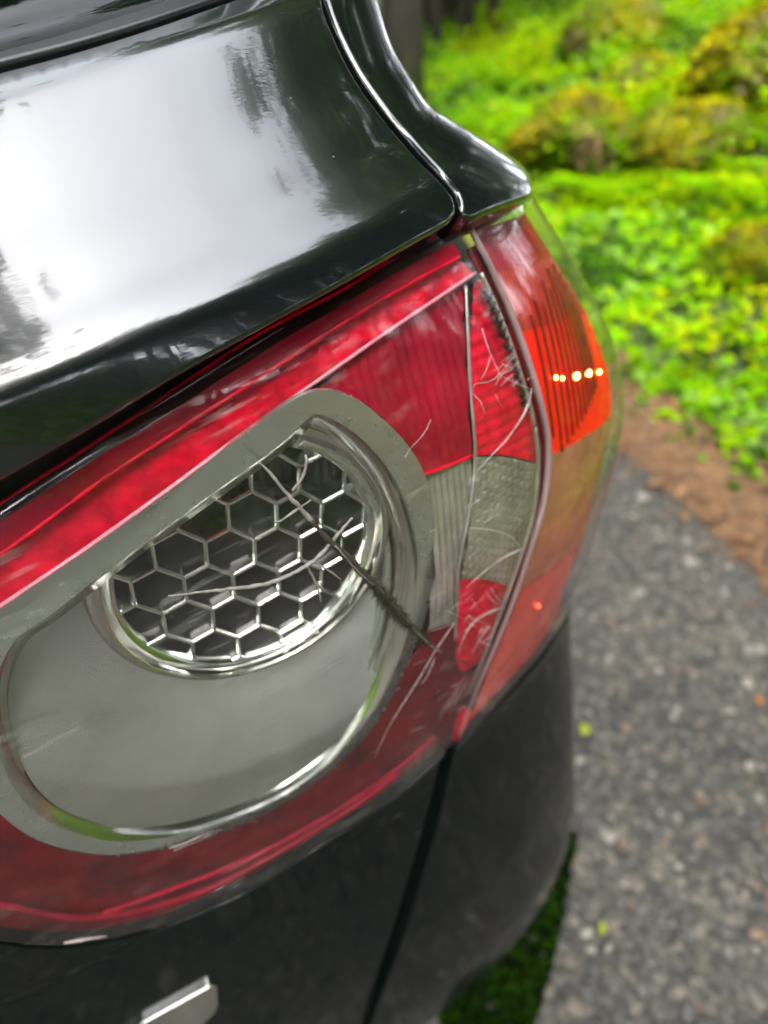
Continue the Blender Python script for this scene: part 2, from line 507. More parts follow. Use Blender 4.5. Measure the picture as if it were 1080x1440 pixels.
# upper tailgate panel
gasket_px = [(0, 104), (100, 78), (200, 48), (300, 14), (345, -2), (400, -24)]
shutL = [(436, -60), (443, -20), (455, 25), (478, 78), (505, 125), (540, 172), (580, 220), (614, 254), (634, 278), (637, 296)]
lipB = [(628, 306), (604, 320), (560, 345), (480, 391), (360, 457), (240, 524), (120, 598), (0, 668)]
a = hp(gasket_px, 'body'); b = hp(shutL, 'body'); c_ = hp(lipB, 'body')
wcor = [a[-1], (a[-1][0] + 0.022, a[-1][1] + 0.08), (a[-1][0] + 0.0, 0.30)]
topr = [(b[0][0] - 0.02, 0.30), (b[0][0] + 0.004, b[0][1] + 0.05), b[0]]
left = [c_[-1], (UL, c_[-1][1] - 0.004), (UL, a[0][1] - 0.002), a[0]]
loop = joinp(a, dens(wcor, 0.008), dens(topr, 0.008), b, dens([b[-1], c_[0]], 0.004), c_, dens(left, 0.02))[:-1]
def panel_warp(X):
    """slow hollow and crown of the pressed sheet"""
    return 0.0011 * np.sin((X[:, 0] + 0.3 * (X[:, 2] - H)) * 30.0) * 0.25
tailgate = own(patch('tailgate', loop, PAINT, prof='body', du=0.006, dz=0.0025, flange=(0.0022, 0.014), warp=panel_warp))

# rear window with its gasket
gw = [(0, 74), (100, 46), (200, 14), (250, -4), (330, -36)]
g2 = hp(gw, 'body', 0.001)
win_loop = joinp(g2, dens([g2[-1], (g2[-1][0] + 0.02, g2[-1][1] + 0.09), (g2[-1][0] - 0.01, 0.34), (UL, 0.34), (UL, g2[0][1] - 0.002), g2[0]], 0.02))[:-1]
window = own(patch('rear_window', win_loop, GLASSW, prof='body', dl=0.004, du=0.02, dz=0.01))
gl = [(0, 104), (100, 78), (200, 48), (300, 14), (345, -2), (400, -24)]
g3 = hp(gl, 'body', 0.0)
gas = joinp(g3 + [0, 0.0035], dens([g3[-1] + [0, 0.0035], (g3[-1][0] + 0.018, g3[-1][1] + 0.08), (g3[-1][0] - 0.004, 0.33)], 0.01),
            dens([(g2[-1][0] - 0.01, 0.33), (g2[-1][0] + 0.02, g2[-1][1] + 0.09), g2[-1]], 0.01), g2[::-1][1:],
            dens([g2[0], (UL, g2[0][1] - 0.002), (UL, g3[0][1] + 0.0015), g3[0] + [0, 0.0035]], 0.02))[:-1]
own(patch('window_gasket', gas, SEAL, prof='body', dl=0.003, du=0.02, dz=0.004, flange=(0.002, 0.006)))

# quarter panel beside the tailgate
shutR = [(455, -60), (461, -20), (472, 20), (494, 68), (520, 114), (554, 160), (594, 207), (629, 245), (650, 272), (655, 293)]
qb = [(662, 300), (700, 284), (725, 276), (747, 270)]
b2 = hp(shutR, 'body'); q = hp(qb, 'body')
SE = CS * math.pi / 2
qend = [q[-1], (SE, q[-1][1] + 0.004), (SE + 0.9, q[-1][1] + 0.02), (SE + 0.9, 0.30), (b2[0][0] + 0.0, 0.30), (b2[0][0] + 0.012, b2[0][1] + 0.05), b2[0]]
loop = joinp(b2, dens([b2[-1], q[0]], 0.004), q, dens(qend, 0.012))[:-1]
own(patch('quarter_panel', loop, PAINT, prof='body', du=0.006, dz=0.003, flange=(0.0025, 0.014)))

# lower tailgate and bumper
lampB = [(640, 1050), (560, 1122), (460, 1187), (350, 1256), (260, 1296), (200, 1316), (100, 1335), (0, 1330), (-100, 1300), (-190, 1250)]
gapL = [(618, 1072), (590, 1180), (550, 1310), (505, 1440), (470, 1540)]
lb = hp(lampB); gL = hp(gapL)
lo = dens([gL[-1], (gL[-1][0] - 0.03, -0.86), (UL, -0.84), (UL, lb[-1][1] + 0.02), lb[-1]], 0.02)
loop = joinp(lb[1:], lo[::-1][1:], gL[::-1][1:], dens([gL[0], lb[1]], 0.004))[:-1]
own(patch('lower_tailgate', loop, PAINT_DIM, du=0.012, dz=0.012, flange=(0.0012, 0.02)))
gapR = [(640, 1062), (612, 1180), (572, 1310), (524, 1440), (489, 1540)]
bumT = [(645, 1054), (700, 996), (760, 930), (800, 872)]
gR = hp(gapR); bt = hp(bumT)
loop = joinp(bt, dens([bt[-1], (SE, bt[-1][1] + 0.01), (SE + 0.8, bt[-1][1] + 0.03), (SE + 0.8, -0.86), (gR[-1][0] - 0.03, -0.86), gR[-1]], 0.015),
             gR[::-1][1:], dens([gR[0], bt[0]], 0.004))[:-1]
bumper = own(patch('bumper', loop, PAINT_DIM, du=0.008, dz=0.008, flange=(0.0012, 0.02)))
# dark structure seen through every gap
bk = dens([(UL, -0.05), (0.05, -0.04), (0.15, -0.025), (SE + 0.7, -0.03), (SE + 0.7, -0.84), (UL, -0.84), (UL, -0.05)], 0.03)[:-1]
own(patch('inner_body', bk, BLACK, dl=0.045, du=0.03, dz=0.03))
bk = dens([(UL, 0.33), (SE + 0.85, 0.30), (SE + 0.85, -0.06), (UL, -0.06), (UL, 0.33)], 0.03)[:-1]
own(patch('door_seal', bk, BLACK, prof='body', dl=0.014, du=0.03, dz=0.01))

# ---------------------------------------------------------------- tailgate lamp
lamp = own(empty('tail_lamp', (0, 0, 0))); lamp.matrix_parent_inverse = Matrix(); lamp.parent = car
lamp.matrix_parent_inverse = car_inv
def sub(o, par):
    o.parent = par
    return o
lens_top = [(-260, 905), (-130, 818), (0, 734), (122, 654), (240, 580), (382, 488), (480, 430), (560, 382), (644, 334)]
lens_right = [(652, 333), (672, 378), (702, 440), (730, 518), (752, 590), (758, 650), (751, 720), (731, 790), (709, 850), (686, 912), (660, 978), (637, 1042)]
lens_bot = [(632, 1050), (560, 1115), (460, 1180), (350, 1249), (260, 1289), (200, 1308), (100, 1327), (0, 1321), (-100, 1290), (-190, 1235), (-260, 1130), (-290, 1010), (-260, 905)]
lt, lr, lbm = hp(lens_top), hp(lens_right), hp(lens_bot)
lens_loop = joinp(lt, lr, lbm)[:-1]
lens_obj = sub(patch('outer_lens', lens_loop, LENS, du=0.006, dz=0.005, flange=(0.004, 0.016)), lamp)
# flat working plane of the lamp's insides
QN = np.array([0.092, -0.990, -0.01]); QN /= np.linalg.norm(QN)
QO = np.array([0.02, 0.2174, H - 0.20])
QX = np.cross(np.array([0, 0, 1.0]), -QN); QX /= np.linalg.norm(QX); QX = QX if QX[0] > 0 else -QX
QZ = np.cross(QX, -QN); QZ = QZ if QZ[2] > 0 else -QZ
def q2(px, off=0.0):
    """photo pixels -> coordinates on the lamp plane, `off` metres behind it"""
    D = rays(px); o = QO - QN * off - np.array([0, 0, H])
    t = (o @ QN) / (D @ QN)
    P = t[:, None] * D - o
    return np.stack([P @ QX, P @ QZ], 1)
def q3(st, off=0.0):
    st = np.atleast_2d(st); off = np.broadcast_to(off, (len(st),))
    return QO + st[:, :1] * QX + st[:, 1:2] * QZ - off[:, None] * QN
def plate(name, loops, off, mat, parent, wall=0.004, grid=0.02, ofun=None, edge=0.0006):
    V, Fs, nb = fill(loops, grid, grid)
    d = off + (ofun(V) if ofun is not None else 0.0)
    X = [*q3(V, d)]
    F2 = []
    for f in Fs:
        fn = np.cross(X[f[1]] - X[f[0]], X[f[2]] - X[f[0]])
        F2.append(f if fn @ QN > 0 else tuple(reversed(f)))
    if wall:
        for L in nb:
            prev = L
            Lp = np.array([X[i] for i in L])
            for k in range(2):
                b = len(X); X += [*(Lp - QN * (edge if k == 0 else wall))]
                cur = list(range(b, b + len(L)))
                for i in range(len(L)):
                    j = (i + 1) % len(L); F2.append((prev[i], prev[j], cur[j], cur[i]))
                prev = cur
    o = mesh(name, X, F2, mat, parent, smooth=False)
    bm = bmesh.new(); bm.from_mesh(o.data); bmesh.ops.recalc_face_normals(bm, faces=bm.faces); bm.to_mesh(o.data); bm.free()
    return o
def strip(name, rowsXYZ, mat, parent, closed=True, smooth=True):
    n = len(rowsXYZ[0]); V = np.vstack(rowsXYZ); Fs = []
    for r_ in range(len(rowsXYZ) - 1):
        for i in range(n if closed else n - 1):
            j = (i + 1) % n
            Fs.append((r_ * n + i, r_ * n + j, (r_ + 1) * n + j, (r_ + 1) * n + i))
    return mesh(name, V, Fs, mat, parent, smooth)
def inset(L, d):
    """shrink a closed outline in the plane by d"""
    L = np.asarray(L); t = np.roll(L, -1, 0) - np.roll(L, 1, 0); t /= np.linalg.norm(t, axis=1)[:, None] + 1e-12
    nrm = np.stack([t[:, 1], -t[:, 0]], 1)
    area = np.sum(L[:, 0] * np.roll(L[:, 1], -1) - np.roll(L[:, 0], -1) * L[:, 1])
    return L + (-nrm if area > 0 else nrm) * d

ring_out = crs([(-20, 868), (18, 842), (120, 771), (240, 687), (350, 606), (405, 567), (449, 549), (490, 556), (530, 582), (575, 628), (602, 680), (613, 745), (611, 810), (597, 872),
                (573, 935), (540, 1000), (490, 1062), (425, 1115), (345, 1158), (250, 1190), (165, 1203), (100, 1197), (50, 1181), (0, 1144), (-42, 1085), (-62, 1010), (-58, 930)], 9, True)
ring_in = crs([(18, 905), (75, 862), (172, 786), (300, 693), (385, 632), (432, 590), (452, 584), (500, 610), (548, 662), (577, 725), (587, 790), (580, 860),
               (560, 930), (525, 1000), (470, 1066), (400, 1118), (330, 1150), (245, 1176), (165, 1183), (117, 1175), (60, 1150), (18, 1105), (-6, 1040), (-10, 975)], 9, True)
ro, ri = q2(ring_out), q2(ring_in)
plate('lamp_bezel', [ro, ri], 0.0, SATIN, lamp, wall=0.0022)
ri_a = inset(ri, 0.0); 
strip('bezel_wall', [q3(ri, 0.0), q3(inset(ri, 0.0004), 0.0003), q3(inset(ri, 0.0054), 0.0031), q3(inset(ri, 0.0058), 0.0085)], BEVEL, lamp)
# circular unit
cc = q2([(354, 790)], 0.006)[0]
rr_h = 0.5 * np.linalg.norm(q2([(527, 770)], 0.014)[0] - q2([(172, 815)], 0.014)[0])
rr_o = 0.5 * np.linalg.norm(q2([(557, 770)], 0.006)[0] - q2([(143, 845)], 0.006)[0])
cch = q2([(352, 790)], 0.014)[0]
def circ(c, r, off, n=96): 
    w = np.arange(n) * 2 * math.pi / n
    return q3(np.stack([c[0] + r * np.cos(w), c[1] + r * np.sin(w)], 1), off)
def dish_off(V):
    d = np.hypot(V[:, 0] - cc[0], V[:, 1] - cc[1])
    return 0.26 * np.clip(0.118 - d, -0.004, 0.06) + 2.2 * np.clip(0.09 - d, 0, 0.04) ** 2
dw = np.arange(72) * 2 * math.pi / 72
dish_hole = np.stack([cc[0] + (rr_o - 0.004) * np.cos(dw), cc[1] + (rr_o - 0.004) * np.sin(dw)], 1)
dish = plate('dish', [inset(ri, 0.0055), dish_hole], 0.0038, DISH, lamp, wall=0, grid=0.004, ofun=dish_off)
dish.data.polygons.foreach_set('use_smooth', [True] * len(dish.data.polygons))
def in_poly(q, L):
    c = np.zeros(len(q), bool); x1, y1 = L[:, 0], L[:, 1]; x2, y2 = np.roll(x1, -1), np.roll(y1, -1)
    for a_, b_, c_2, d_ in zip(x1, y1, x2, y2):
        if abs(d_ - b_) > 1e-12: c ^= ((b_ > q[:, 1]) != (d_ > q[:, 1])) & (q[:, 0] < (c_2 - a_) * (q[:, 1] - b_) / (d_ - b_) + a_)
    return c
rb_rows = [(cc, rr_o + 0.0025, 0.022), (cc, rr_o + 0.001, 0.0075), (cc, rr_o, 0.0062), (cc, rr_o - 0.0025, 0.0058), (cch * .5 + cc * .5, rr_o - 0.004, 0.0068), (cch, rr_h + 0.0012, 0.0125), (cch, rr_h, 0.0132)]
NB = 144; wb = np.arange(NB) * 2 * math.pi / NB
okb = in_poly(np.stack([cc[0] + (rr_o + 0.0025) * np.cos(wb), cc[1] + (rr_o + 0.0025) * np.sin(wb)], 1), inset(ro, 0.003))
st0 = next(i for i in range(NB) if okb[i] and not okb[i - 1]) if not okb.all() else 0
ordb = [(st0 + i) % NB for i in range(NB)]; ordb = [i for n_, i in enumerate(ordb) if okb[i]]
strip('round_bezel', [circ(c0, r0, o_, NB)[ordb] for c0, r0, o_ in rb_rows], BEVEL, lamp, closed=bool(okb.all()))
strip('bezel_step', [circ(cch, rr_h, 0.0132), circ(cch, rr_h - 0.0012, 0.0138), circ(cch, rr_h - 0.0016, 0.024)], CHROME, lamp)
# half ring steps above the round unit, following the opening
for k, (ins, o1, o2) in enumerate(((0.0042, 0.005, 0.012), (0.0090, 0.0075, 0.014))):
    sel = ri[(q3(ri)[:, 2] > H - 0.205)]
    allr = inset(ri, ins); allr2 = inset(ri, ins + 0.003)
    m = np.where((ring_in[:, 0] > 395) & (ring_in[:, 1] < 960))[0]
    st_ = m[0] if not np.any(np.diff(m) > 1) else m[np.argmax(np.diff(m)) + 1]
    order = np.array([(st_ + i) % len(ri) for i in range(len(m))])
    strip('trim_step', [q3(allr[order], o1 + 0.008), q3(allr[order], o1 + 0.0004), q3(inset(ri, ins + 0.0005)[order], o1), q3(allr2[order], o1 + 0.0008), q3(allr2[order], o2)], SATIN if k else BEVEL, lamp, closed=False)
# honeycomb: fit the cell pitch to the wall positions seen in the photograph
wp = np.array([(322, 721), (387, 727), (292, 778), (357, 778), (421, 771), (263, 830), (328, 828), (393, 822), (455, 810), (232, 872), (297, 872), (362, 869), (424, 856)])
ij = np.array([(0, 0), (1, 0), (0, 1), (1, 1), (2, 1), (0, 2), (1, 2), (2, 2), (3, 2), (0, 3), (1, 3), (2, 3), (3, 3)])
W2 = q2(wp, 0.0145)
A_ = np.hstack([np.ones((len(ij), 1)), ij]); sol = np.linalg.lstsq(A_, W2, rcond=None)[0]
o0, e1, e2 = sol
def segclip(p, q_, c, r):
    d = q_ - p; f = p - c; a_, b_, c2 = d @ d, 2 * f @ d, f @ f - r * r
    disc = b_ * b_ - 4 * a_ * c2
    if disc <= 0: return None
    s0, s1 = (-b_ - math.sqrt(disc)) / (2 * a_), (-b_ + math.sqrt(disc)) / (2 * a_)
    s0, s1 = max(0, s0), min(1, s1)
    return None if s1 - s0 < 0.03 else (p + d * s0, p + d * s1)
HV, HF = [], []
def hexbar(p, q_, w1=0.0010, w2=0.0026, zf=0.0135, zb=0.0215):
    d = (q_ - p) / (np.linalg.norm(q_ - p) + 1e-9); n_ = np.array([-d[1], d[0]])
    p2, q3_ = p - d * 0.0003, q_ + d * 0.0003
    sec = [(-w2, zb), (-w1, zf + 0.0008), (-w1 * 0.5, zf), (w1 * 0.5, zf), (w1, zf + 0.0008), (w2, zb)]
    b = len(HV)
    for e in (p2, q3_):
        for (s, z_) in sec: HV.append(q3((e + n_ * s)[None], z_)[0])
    m = len(sec)
    for k in range(m - 1): HF.append((b + k, b + k + 1, b + m + k + 1, b + m + k))
for i in range(-6, 8):
    for j in range(-6, 8):
        w0 = o0 + e1 * i + e2 * j
        up = (-e2 * 2 + -e1) / 6.0                       # half of a vertical wall
        top, bot = w0 + up, w0 - up
        nxt = top + e1 / 2 + up; prv = top - e1 / 2 + up
        for s_, t_ in ((top, bot), (top, nxt), (top, prv)):
            cl = segclip(s_, t_, cch, rr_h - 0.001)
            if cl: hexbar(*cl)
mesh('honeycomb', HV, HF, CHROME, lamp, smooth=False)
# dark ribbed diffuser behind it
nr = 150
xx = np.linspace(-rr_h, rr_h, nr); rib = 0.0012 * np.abs(((xx / 0.0042) % 1) * 2 - 1)
hh = np.sqrt(np.maximum(rr_h ** 2 - xx ** 2, 1e-8))
strip('ribbed_diffuser', [q3(np.stack([cch[0] + xx, cch[1] - hh], 1), 0.0225 + rib), q3(np.stack([cch[0] + xx, cch[1] + hh], 1), 0.0225 + rib)], DARKRIB, lamp, closed=False, smooth=False)

# red strip along the top, its bright reflex tiles
mid = [(-200, 912), (0, 780), (142, 676), (240, 612), (382, 520), (480, 456), (560, 408), (646, 361)]
low = [(-200, 990), (0, 853), (120, 772), (240, 686), (350, 604), (480, 512), (540, 470), (668, 384)]
topi = [(-200, 868), (0, 738), (122, 658), (240, 584), (382, 492), (480, 434), (560, 386), (642, 340)]
D1 = 0.004
A1, A2, A3 = hp(topi, dl=D1, step=7), hp(mid, dl=D1 + 0.003, step=7), hp(low, dl=D1 + 0.004, step=7)
patch('red_top_strip', joinp(A1, dens([A1[-1], A2[-1]], 0.003), A2[::-1], dens([A2[0], A1[0]], 0.01))[:-1], REDD, lamp, dl=D1 + 0.002, du=0.006, dz=0.004)
def tiles(V):
    return 0.0009 * (((V[:, 0] / 0.0052) % 1.0) * 0.6 + ((V[:, 1] + 0.45 * V[:, 0]) / 0.006 % 1.0) * 0.6)
patch('red_reflex_strip', joinp(A2, dens([A2[-1], A3[-1]], 0.003), A3[::-1], dens([A3[0], A2[0]], 0.01))[:-1], REDB, lamp, dl=D1 + 0.004, du=0.0016, dz=0.0022, dfun=tiles)
def rail(name, pxs, rad, mat, dl, prof='lens', step=8):
    return tube(name, P3(crs(pxs, step), prof, dl), rad, mat, lamp)
rail('moulding_line', mid, 0.0007, REDB, D1 + 0.0008)
rail('moulding_line', low, 0.0008, princ('pink_edge', (0.75, 0.22, 0.28), 0.15, var=0.15, coat=0.5), D1 + 0.002)
rail('lens_seam', [(-200, 838), (0, 708), (100, 644), (198, 580), (351, 478), (480, 408), (560, 360), (630, 322)], 0.0006, REDB, 0.012)

# red ribbed block beside the round unit
DB = 0.008
def outl(*segs, dl=DB): return joinp(*[hp(s, dl=dl, step=7) for s in segs])[:-1]
blk = outl([(449, 548), (480, 518), (540, 475), (600, 434), (652, 402)], [(652, 402), (655, 480), (660, 560), (664, 640)], [(664, 640), (630, 655), (594, 668)],
           [(594, 668), (570, 622), (530, 580), (490, 554), (449, 548)])
def ribs(V, per=0.0046, amp=0.0011, lean=0.16):
    W = surf(V)
    ph = ((W[:, 0] + lean * W[:, 2]) / per) % 1.0
    return amp * np.abs(ph * 2 - 1)
patch('red_ribbed_reflector', blk, REDD, lamp, dl=DB, du=0.0009, dz=0.0010, dfun=ribs)
rail('reflector_edge', [(594, 668), (630, 655), (664, 641)], 0.0009, REDB, DB - 0.001)
rail('clear_post', [(655, 402), (658, 470), (661, 540), (668, 640), (660, 720), (645, 800), (640, 900)], 0.0008, CLEARRIB, DB - 0.0005)
def dots(V, p1=0.0042, p2=0.0052, amp=0.0012):
    V = surf(V)[:, [0, 2]]; r_ = np.floor(V[:, 1] / p2)
    return amp * (1 - np.abs(np.sin(math.pi * (V[:, 0] / p1 + 0.5 * (r_ % 2))) * np.sin(math.pi * V[:, 1] / p2)))
rx = outl([(668, 398), (682, 396), (712, 455), (738, 530), (752, 600), (756, 650)], [(756, 650), (710, 640), (668, 640)], [(668, 640), (664, 560), (663, 480), (668, 398)])
patch('red_reflex_block', rx, REDB, lamp, dl=DB, du=0.0011, dz=0.0013, dfun=dots)
clr = outl([(596, 671), (630, 658), (667, 643)], [(667, 643), (662, 720), (648, 815)], [(648, 815), (644, 850), (641, 882)], [(641, 882), (622, 884), (603, 887)], [(603, 887), (613, 800), (613, 745), (603, 690), (596, 671)])
patch('clear_ribbed_reflector', clr, CLEARRIB, lamp, dl=DB, du=0.0006, dz=0.0009, dfun=lambda V: ribs(V, 0.0036, 0.0020, 0.05))
def bricks(V, p1=0.0050, p2=0.0042):
    V = surf(V)[:, [0, 2]]; r_ = np.floor(V[:, 0] / p2)
    a_ = np.abs(np.sin(math.pi * V[:, 0] / p2)); b_ = np.abs(np.sin(math.pi * (V[:, 1] / p1 + 0.5 * (r_ % 2))))
    return 0.0013 * (1 - np.sqrt(np.clip(np.minimum(a_, b_) * 1.6, 0, 1)))
cl2 = outl([(669, 643), (712, 643), (757, 652)], [(757, 652), (751, 715), (733, 785), (720, 826)], [(720, 826), (685, 815), (650, 815)], [(650, 815), (664, 720), (669, 643)])
patch('clear_cell_reflector', cl2, CLEARRIB, lamp, dl=DB, du=0.0008, dz=0.0009, dfun=bricks)
rlo = outl([(648, 816), (685, 816), (719, 827)], [(719, 827), (700, 875), (678, 925), (655, 945)], [(655, 945), (640, 930), (640, 880), (648, 816)])
patch('red_lower_reflex', rlo, REDB, lamp, dl=DB, du=0.0011, dz=0.0013, dfun=lambda V: dots(V, 0.006, 0.005, 0.001))
# deep red band under the bezel
band = joinp(hp([(603, 886), (640, 880), (642, 932), (656, 948), (676, 930), (690, 906)], dl=DB, step=7), hp([(684, 918), (660, 975), (637, 1038)], dl=DB, step=7),
             hp([(632, 1046), (560, 1111), (460, 1176), (350, 1245), (200, 1303), (100, 1322), (0, 1316), (-100, 1285), (-180, 1230)], dl=DB, step=8),
             hp([(-150, 1100), (-62, 1010), (-42, 1085), (0, 1144), (50, 1181), (100, 1197), (165, 1203), (250, 1190), (345, 1158), (425, 1115), (490, 1062), (540, 1000), (573, 935), (603, 886)], dl=DB, step=8))[:-1]
patch('red_lower_band', band, REDL, lamp, dl=DB, du=0.005, dz=0.004)
rail('lower_ridge', [(145, 1284), (250, 1247), (350, 1207), (460, 1148), (560, 1080), (610, 1036)], 0.0011, REDD, 0.0022)
rail('lower_moulding', [(-120, 1270), (0, 1272), (120, 1290), (260, 1262), (380, 1204), (480, 1145), (560, 1088)], 0.0016, REDD, 0.006)
# housing floor behind everything
hs_loop = joinp(hp([(-200, 870), (0, 736), (240, 582), (480, 432), (644, 338)], dl=0.02), hp(lens_right, dl=0.02), hp(lens_bot[:-3], dl=0.02), )
patch('housing', hs_loop, BLACK, lamp, dl=0.034, du=0.02, dz=0.02)
# seal beside the split, with its row of moulded pegs
rail('edge_seal', [(660, 350), (684, 398), (713, 460), (739, 535), (757, 605), (761, 655), (754, 722), (735, 790), (713, 850), (690, 910), (664, 975), (642, 1038)], 0.0016, REDL, 0.010)
pk = P3(crs([(690, 416), (715, 477), (735, 536), (746, 575)], 13), 'lens', 0.0012)
for p_ in pk[::1]:
    pg = np.stack([p_ + np.array([0, 0.0004, 0]), p_ + np.array([0.0002, 0.006, 0.0])])
    tube('peg', pg, 0.0014, SEAL, lamp, seg=6)
rail('clear_edge', [(676, 384), (700, 436), (724, 500), (744, 566), (752, 600)], 0.0010, CLEARRIB, 0.002)
rail('clear_edge', [(752, 600), (757, 650), (750, 722), (730, 790), (708, 850), (684, 914), (660, 975)], 0.0011, CLEARRIB, 0.003)
tube('corner_plug', P3([(656, 1000), (648, 1018), (640, 1036)], 'lens', 0.004), 0.0036, REDB, lamp)

# ---------------------------------------------------------------- corner lamp on the body side
slamp = own(empty('corner_lamp', (0, 0, 0))); slamp.parent = car; slamp.matrix_parent_inverse = car_inv
split = [(662, 322), (690, 376), (722, 450), (750, 530), (768, 602), (771, 645), (765, 705), (746, 772), (725, 836), (700, 900), (672, 965), (646, 1035)]
s_top = [(662, 322), (700, 302), (748, 283)]
s_bot = [(648, 1046), (700, 988), (760, 920), (799, 864)]
sp, stp, sbt = hp(split), hp(s_top), hp(s_bot)
UE = SE + 0.10
sl_loop = joinp(stp, dens([stp[-1], (SE * 0.8, stp[-1][1] + 0.004), (UE, -0.10), (UE + 0.02, -0.17), (UE, -0.23), (SE * 0.85, sbt[-1][1] + 0.012), sbt[-1]], 0.008), sbt[::-1], sp[::-1])[:-1]
patch('outer_lens', sl_loop, LENSS, slamp, du=0.006, dz=0.005, flange=(0.002, 0.012))
tube('lens_rim', P3(crs(split, 8), 'lens', 0.0004), np.interp(np.linspace(0, 1, len(crs(split, 8))), [0, 0.1, 0.5, 0.8, 1], [0.0012, 0.0016, 0.0016, 0.0012, 0.0008]), RIM, slamp)
def uzbox(pxs, dl, u1, zt_, zb_, step=7):
    """region bounded on the left by a pixel curve and running round the corner to u1"""
    L = hp(pxs, dl=dl, step=step)
    return joinp(L, dens([L[-1], (u1, zb_), (u1, zt_), L[0]], 0.006))[:-1]
DS = 0.0075
sd_px = lambda pts: hp(pts, dl=DS, step=6)
def region(left, topz, botz, u1):
    return joinp(left, dens([left[-1], (u1, botz), (u1, topz), left[0]], 0.006))[:-1]
def zeta(px, dl=DS): return hit([px], dl=dl)[0][1]
R0, R1, R2, R3, R4 = (0.285, zeta((748, 285))), (0.285, zeta((792, 340))), (0.285, zeta((838, 425))), (0.275, zeta((862, 596))), (0.285, zeta((818, 780)))
def side_panel(name, left, ra, rb, mat, dl, du, dz=0.004, dfun=None):
    L = sd_px(left)
    return patch(name, joinp(L, dens([L[-1], rb, ra, L[0]], 0.006))[:-1], mat, slamp, dl=dl, du=du, dz=dz, dfun=dfun)
LIT = princ('lit_red_plastic', (0.42, 0.002, 0.001), 0.25, var=0.3, vscale=60, transl=0.2, spec=0.3, emit=((1.0, 0.006, 0.001), 0.06))
LITD = princ('dim_red_plastic', (0.22, 0.02, 0.012), 0.2, var=0.5, vscale=40, transl=0.2, emit=((1.0, 0.012, 0.003), 0.022))  # faint emission paints the glow fading out from the lit panel
side_panel('red_cap', [(665, 325), (680, 352), (696, 382)], R0, R1, REDD, DS, 0.005)
side_panel('smoked_panel', [(696, 382), (718, 432), (733, 468)], R1, R2, LITD, DS, 0.0011, 0.0012, dfun=lambda V: ribs(V, 0.0050, 0.0012, 0.15))
side_panel('lit_panel', [(733, 468), (756, 540), (773, 602), (776, 640)], R2, R3, LIT, DS, 0.0011, 0.0012, dfun=lambda V: ribs(V, 0.0046, 0.0016, 0.12))
SCLR = princ('side_clear_ribbed', (0.44, 0.22, 0.15), 0.14, 0.45, var=0.25, vscale=50, emit=((1.0, 0.08, 0.03), 0.005))  # bulb glow put into the pinkish tint and a faint emission
side_panel('side_clear_reflector', [(776, 640), (772, 700), (752, 768), (733, 830)], R3, R4, SCLR, DS, 0.0006, 0.0012, dfun=lambda V: ribs(V, 0.0024, 0.0008, 0.1))
ztop, zc2, zc3 = R1[1], R3[1], R4[1]
FLU = princ('flute_red', (0.20, 0.004, 0.002), 0.2, var=0.4, vscale=90, spec=0.3, transl=0.3)
ul = hit([(775, 640)], dl=DS)[0]
x_in = surf([ul], 'lens', DS)[0][0]
for k in range(12):                       # vertical flutes moulded over the lit panels
    zz = np.linspace(zeta((790, 636)) + 0.0008 * k, zeta((740, 405)) - 0.010 + 0.006 * (k % 2), 24)
    xw = x_in + 0.003 + 0.0056 * k * (1 - 0.022 * k) - 0.14 * (zz - zz[0])
    arg = (xw - (np.interp(zz, ZG, XSM) - EA)) / (EA - DS)
    if arg.max() > 0.985: continue
    uu = CS * np.arcsin(arg); keep = uu < 0.272
    lim = np.interp(zz, [zeta((776, 636)), zeta((760, 560)), zeta((735, 470)), zeta((716, 425))], [hit([(776, 636)], dl=DS)[0][0], hit([(760, 560)], dl=DS)[0][0], hit([(735, 470)], dl=DS)[0][0], hit([(716, 425)], dl=DS)[0][0]])
    keep &= uu > lim + 0.002
    if keep.sum() < 5: continue
    tube('flute', surf(np.stack([uu, zz], 1)[keep], 'lens', DS - 0.0006), 0.0008, FLU, slamp, seg=6)
PINK = princ('hazy_red_plastic', (0.42, 0.07, 0.05), 0.25, var=0.3, vscale=35, coat=0.3, transl=0.2, emit=((1.0, 0.03, 0.01), 0.022))  # emission stands in for red glow spreading from the bulbs
L = sd_px([(733, 830), (706, 897), (680, 960), (655, 1028)])
lowb = hp([(662, 1026), (705, 978), (760, 912), (796, 862)], dl=DS, step=6)
patch('side_lower_reflector', joinp(L, lowb, dens([lowb[-1], R4, L[0]], 0.005))[:-1], PINK, slamp, dl=DS, du=0.005, dz=0.005)
bkl = joinp(hp([(675, 340), (722, 450), (766, 602), (769, 645), (744, 772), (700, 895), (655, 1030)], dl=0.015), dens([hit([(655, 1030)], dl=0.015)[0], (0.30, zc3), (0.32, zc2), (0.32, ztop), hit([(675, 340)], dl=0.015)[0]], 0.01))[1:-1]
patch('housing', bkl, BLACK, slamp, dl=0.021, du=0.01, dz=0.01)
BULB = emis('lit_filament', (1.0, 0.40, 0.07), 3.0)
def ball(name, c, r, mat, parent, sz=1.0):
    bm = bmesh.new(); bmesh.ops.create_icosphere(bm, subdivisions=2, radius=r)
    for v in bm.verts: v.co.z *= sz
    me = bpy.data.meshes.new(name); bm.to_mesh(me); bm.free()
    o = link(name, me, mat, parent); o.location = tuple(map(float, c))
    return o
for (x_, y_, r_) in ((782, 531, .0009), (791, 532, .0009), (811, 529, .0016), (828, 525, .0015), (843, 523, .0011)):
    ball('bulb', P3([(x_, y_)], 'lens', DS - 0.001)[0], r_ * 0.95, BULB, slamp, 1.3)
ball('bulb', P3([(757, 852)], 'lens', DS - 0.001)[0], 0.0012, emis('lit_red_lens', (1.0, 0.05, 0.03), 0.8), slamp)

